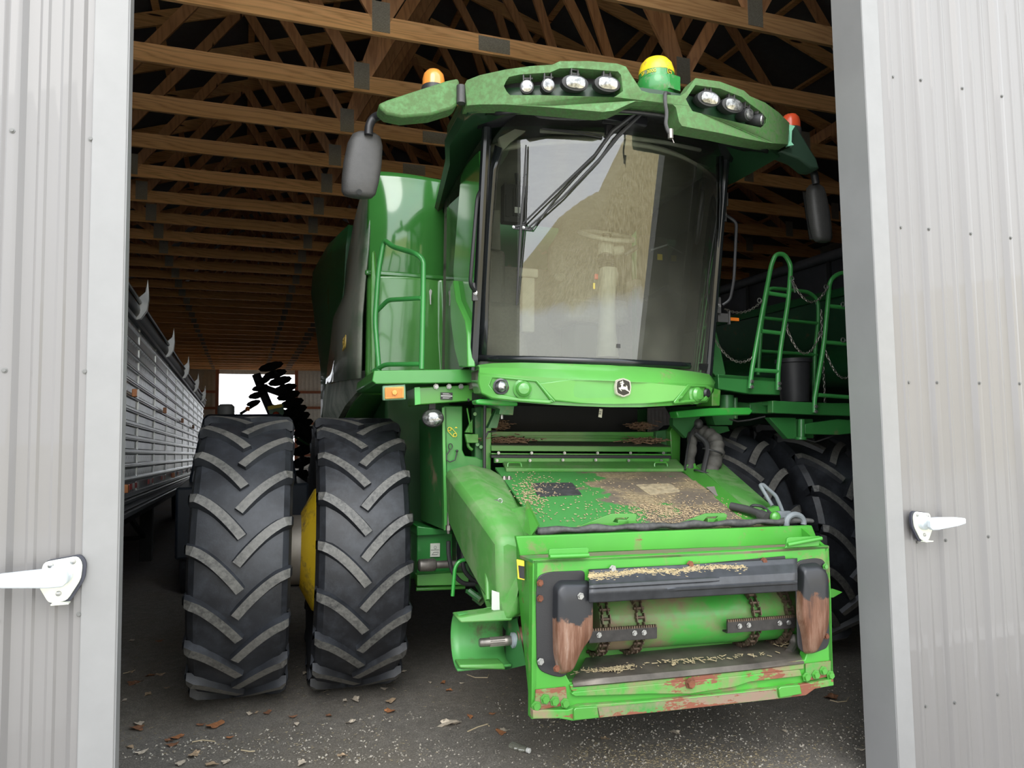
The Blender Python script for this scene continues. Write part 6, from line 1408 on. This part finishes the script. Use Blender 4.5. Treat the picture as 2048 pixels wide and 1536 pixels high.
# ================================================================== LEAVES, STICKS, BOTTLE
LC = [plain('tan_leaf', (.42,.30,.19), .8, vs=60, var=.35), plain('brown_leaf', (.24,.11,.055), .8, vs=60, var=.35), plain('pale_leaf', (.55,.47,.37), .8, vs=60, var=.3), plain('rust_leaf', (.36,.15,.06), .8, vs=60, var=.35)]
LN = ['tan', 'dark brown', 'pale', 'rust coloured']
lv = [(271,1367,22,1),(262,1345,10,0),(320,1350,16,0),(300,1352,14,1),(275,1367,14,2),(333,1376,9,0),(248,1402,12,2),(296,1390,15,0),(222,1416,10,1),(225,1433,16,3),(228,1422,12,1),
      (278,1448,16,2),(273,1458,26,1),(402,1450,14,1),(430,1452,30,3),(352,1476,22,3),(338,1482,14,1),(346,1490,18,1),(260,1495,14,0),(285,1505,20,2),(388,1510,22,0),(362,1527,18,2),(424,1530,20,0),(455,1524,14,2),(460,1475,12,3),
      (500,1428,14,2),(512,1426,10,0),(534,1426,16,1),(585,1434,14,1),(568,1372,14,2),(610,1347,12,2),(690,1402,12,2),(710,1400,24,2),(780,1403,20,0),(780,1423,20,3),(768,1378,14,2),(593,1448,14,2),(658,1432,12,1),(700,1445,18,2),
      (806,1344,12,2),(860,1365,10,2),(886,1366,14,3),(898,1381,12,3),(925,1367,10,2),(900,1450,40,2),(940,1434,18,3),(985,1428,12,1),(1002,1466,26,3),(1008,1462,16,2),(685,1512,16,0),(604,1527,20,2),(450,1524,12,2),
      (622,1346,12,1),(1105,1445,10,2),(1662,1396,24,1),(1210,1478,14,0),(1568,1462,10,2),(318,1283,12,1),(262,1282,10,2),(1350,1466,18,2),(1722,1500,12,2)]
rl = random.Random(11); pos = []
for a, b_, s_, c_ in lv:
    p = W(a, b_, z=0); p = W(a, b_, z=fz(p.x)+.006); pos.append((a, b_, s_, c_, p))
order = sorted(pos, key=lambda q: q[0])
bands = (('by the tyres', lambda b_: b_ < 1400), ('on the middle gravel', lambda b_: 1400 <= b_ < 1455), ('near the front edge', lambda b_: b_ >= 1455))
cnt = {}
for a, b_, s_, c_, p in order:
    bn = [n_ for n_, f in bands if f(b_)][0]; key = (bn, c_); cnt[key] = cnt.get(key, 0)+1
    dpt = (p-EYE).length; R0 = s_/1480*dpt*.62; m = MB(); n_ = 22; ph = rl.uniform(0, 6); fl = rl.uniform(.35, .6); rot = rl.uniform(0, PI)
    rim = []; mid = []
    for k in range(n_):
        t = 2*PI*k/n_; r = R0*(.62 + .38*abs(math.cos(2.5*t+ph)))*(1 + rl.uniform(-.08,.08)); x, y = r*math.cos(t), r*math.sin(t)*fl*1.25
        x, y = x*math.cos(rot)-y*math.sin(rot), x*math.sin(rot)+y*math.cos(rot)
        z = .30*R0*(.5+.5*math.sin(2*t+ph)) * (r/R0) + rl.uniform(0, .1)*R0
        rim.append(V(x, y, z)); mid.append(V(x*.45, y*.45, .10*R0*math.sin(t*2+ph) + .1*R0))
    m.loft([[p+q for q in rim], [p+q for q in mid], [p+q*.05+V(0,0,.12*R0) for q in mid]]); 
    l_ = tag(m.build('dead_leaf', LC[c_], ang=1.2, solid=.0012), 'curled %s dead leaf %s, %s of its colour from left' % (LN[c_], bn, ORD[cnt[key]-1]), 'leaf', 'fallen leaves on the gravel')
TW = plain('pale_twig', (.45,.37,.24), .8)
for i, (q, lab) in enumerate(((((935,1463),(955,1454),(975,1448),(978,1452)), 'bent pale twig on gravel left of the plastic bottle'), (((384,1484),(405,1480),(430,1483)), 'flat pale stalk lying beside the leaf heap on the left'), (((482,1500),(500,1503),(510,1502)), 'short pale stalk right of the leaf heap'), (((246,1347),(262,1343),(270,1340)), 'pale stalk near the left door edge by the leaves'), (((934,1349),(950,1355),(975,1355),(978,1349)), 'curved pale stem on gravel below the shaft guard'), (((1660,1400),(1675,1404),(1693,1402),(1698,1394)), 'curled dry stem beside the dark leaf at far right'))):
    m = MB(); pp = [W(a, b_, z=fz(W(a, b_, z=0).x)+.008) for a, b_ in q]; m.tube(pp, .0035, 6); tag(m.build('dry_twig', TW), lab, 'twig')
# small stones and straw bits nobody could count
rs = random.Random(21); m = MB()
for _ in range(5200):
    px, py = rs.uniform(215, 1770), 1300 + 240*rs.random()**.7; p = W(px, py, z=0); p.z = fz(p.x)
    if p.y > 4.6: continue
    r = rs.uniform(.002, .0065); v0 = [p + V(r*rs.uniform(-1,1), r*rs.uniform(-1,1), rs.uniform(-.3,.9)*r) + V(dx_*r, dy_*r, dz_*r) for dx_, dy_, dz_ in ((1,0,0),(-.6,.9,0),(-.6,-.9,0),(0,0,1.2))]
    vs_ = [m.bm.verts.new(q) for q in v0]
    for t in ((0,1,3),(1,2,3),(2,0,3)): m.bm.faces.new([vs_[k] for k in t])
for _ in range(2400):
    if rs.random() < .4: px, py = rs.gauss(1330, 160), rs.gauss(1512, 16)
    else: px, py = rs.uniform(215, 1770), 1290 + 245*rs.random()
    if py > 1536: continue
    p = W(px, py, z=0); p.z = fz(p.x)+.003; a = rs.uniform(0, PI); l = rs.uniform(.003, .018); d_ = V(math.cos(a)*l, math.sin(a)*l, 0)
    m.beam(p-d_/2, p+d_/2, rs.uniform(.0015,.003), .0015, mi=1)
gl = m.build('ground_litter', [plain('pale_pebbles', (.34,.31,.26), .8, vs=20, var=.5), STRAW], floor); gl['kind'] = 'stuff'
# crushed clear bottle
b0, b1 = W(1022,1498,z=-.03+.03), W(1056,1510,z=.0); ax = (b1-b0).normalized(); b0 = V(b0.x, b0.y, fz(b0.x)+.022); 
m = MB(); Ln = .135; pr = ((.004,0),(.024,.004),(.027,.02),(.023,.035),(.028,.05),(.022,.065),(.026,.08),(.018,.10),(.011,.115),(.011,.13))
u_ = V(0,0,1); w_ = ax.cross(u_)
m.loft([[b0 + ax*h + w_*(r*1.15*math.cos(t)) + u_*(r*.72*math.sin(t)*(1-.3*(math.sin(t) > 0))) for t in [2*PI*k/16 for k in range(16)]] for r, h in pr])
bt = tag(m.build('plastic_bottle', BOTTLE, ang=.5), 'crushed clear plastic bottle lying on the gravel near the front', 'bottle')
m = MB(); m.lathe([(.0135,.115),(.0135,.132),(.010,.134)], b0, ax, 14); cp = m.build('bottle_neck_ring', WHITE, bt)
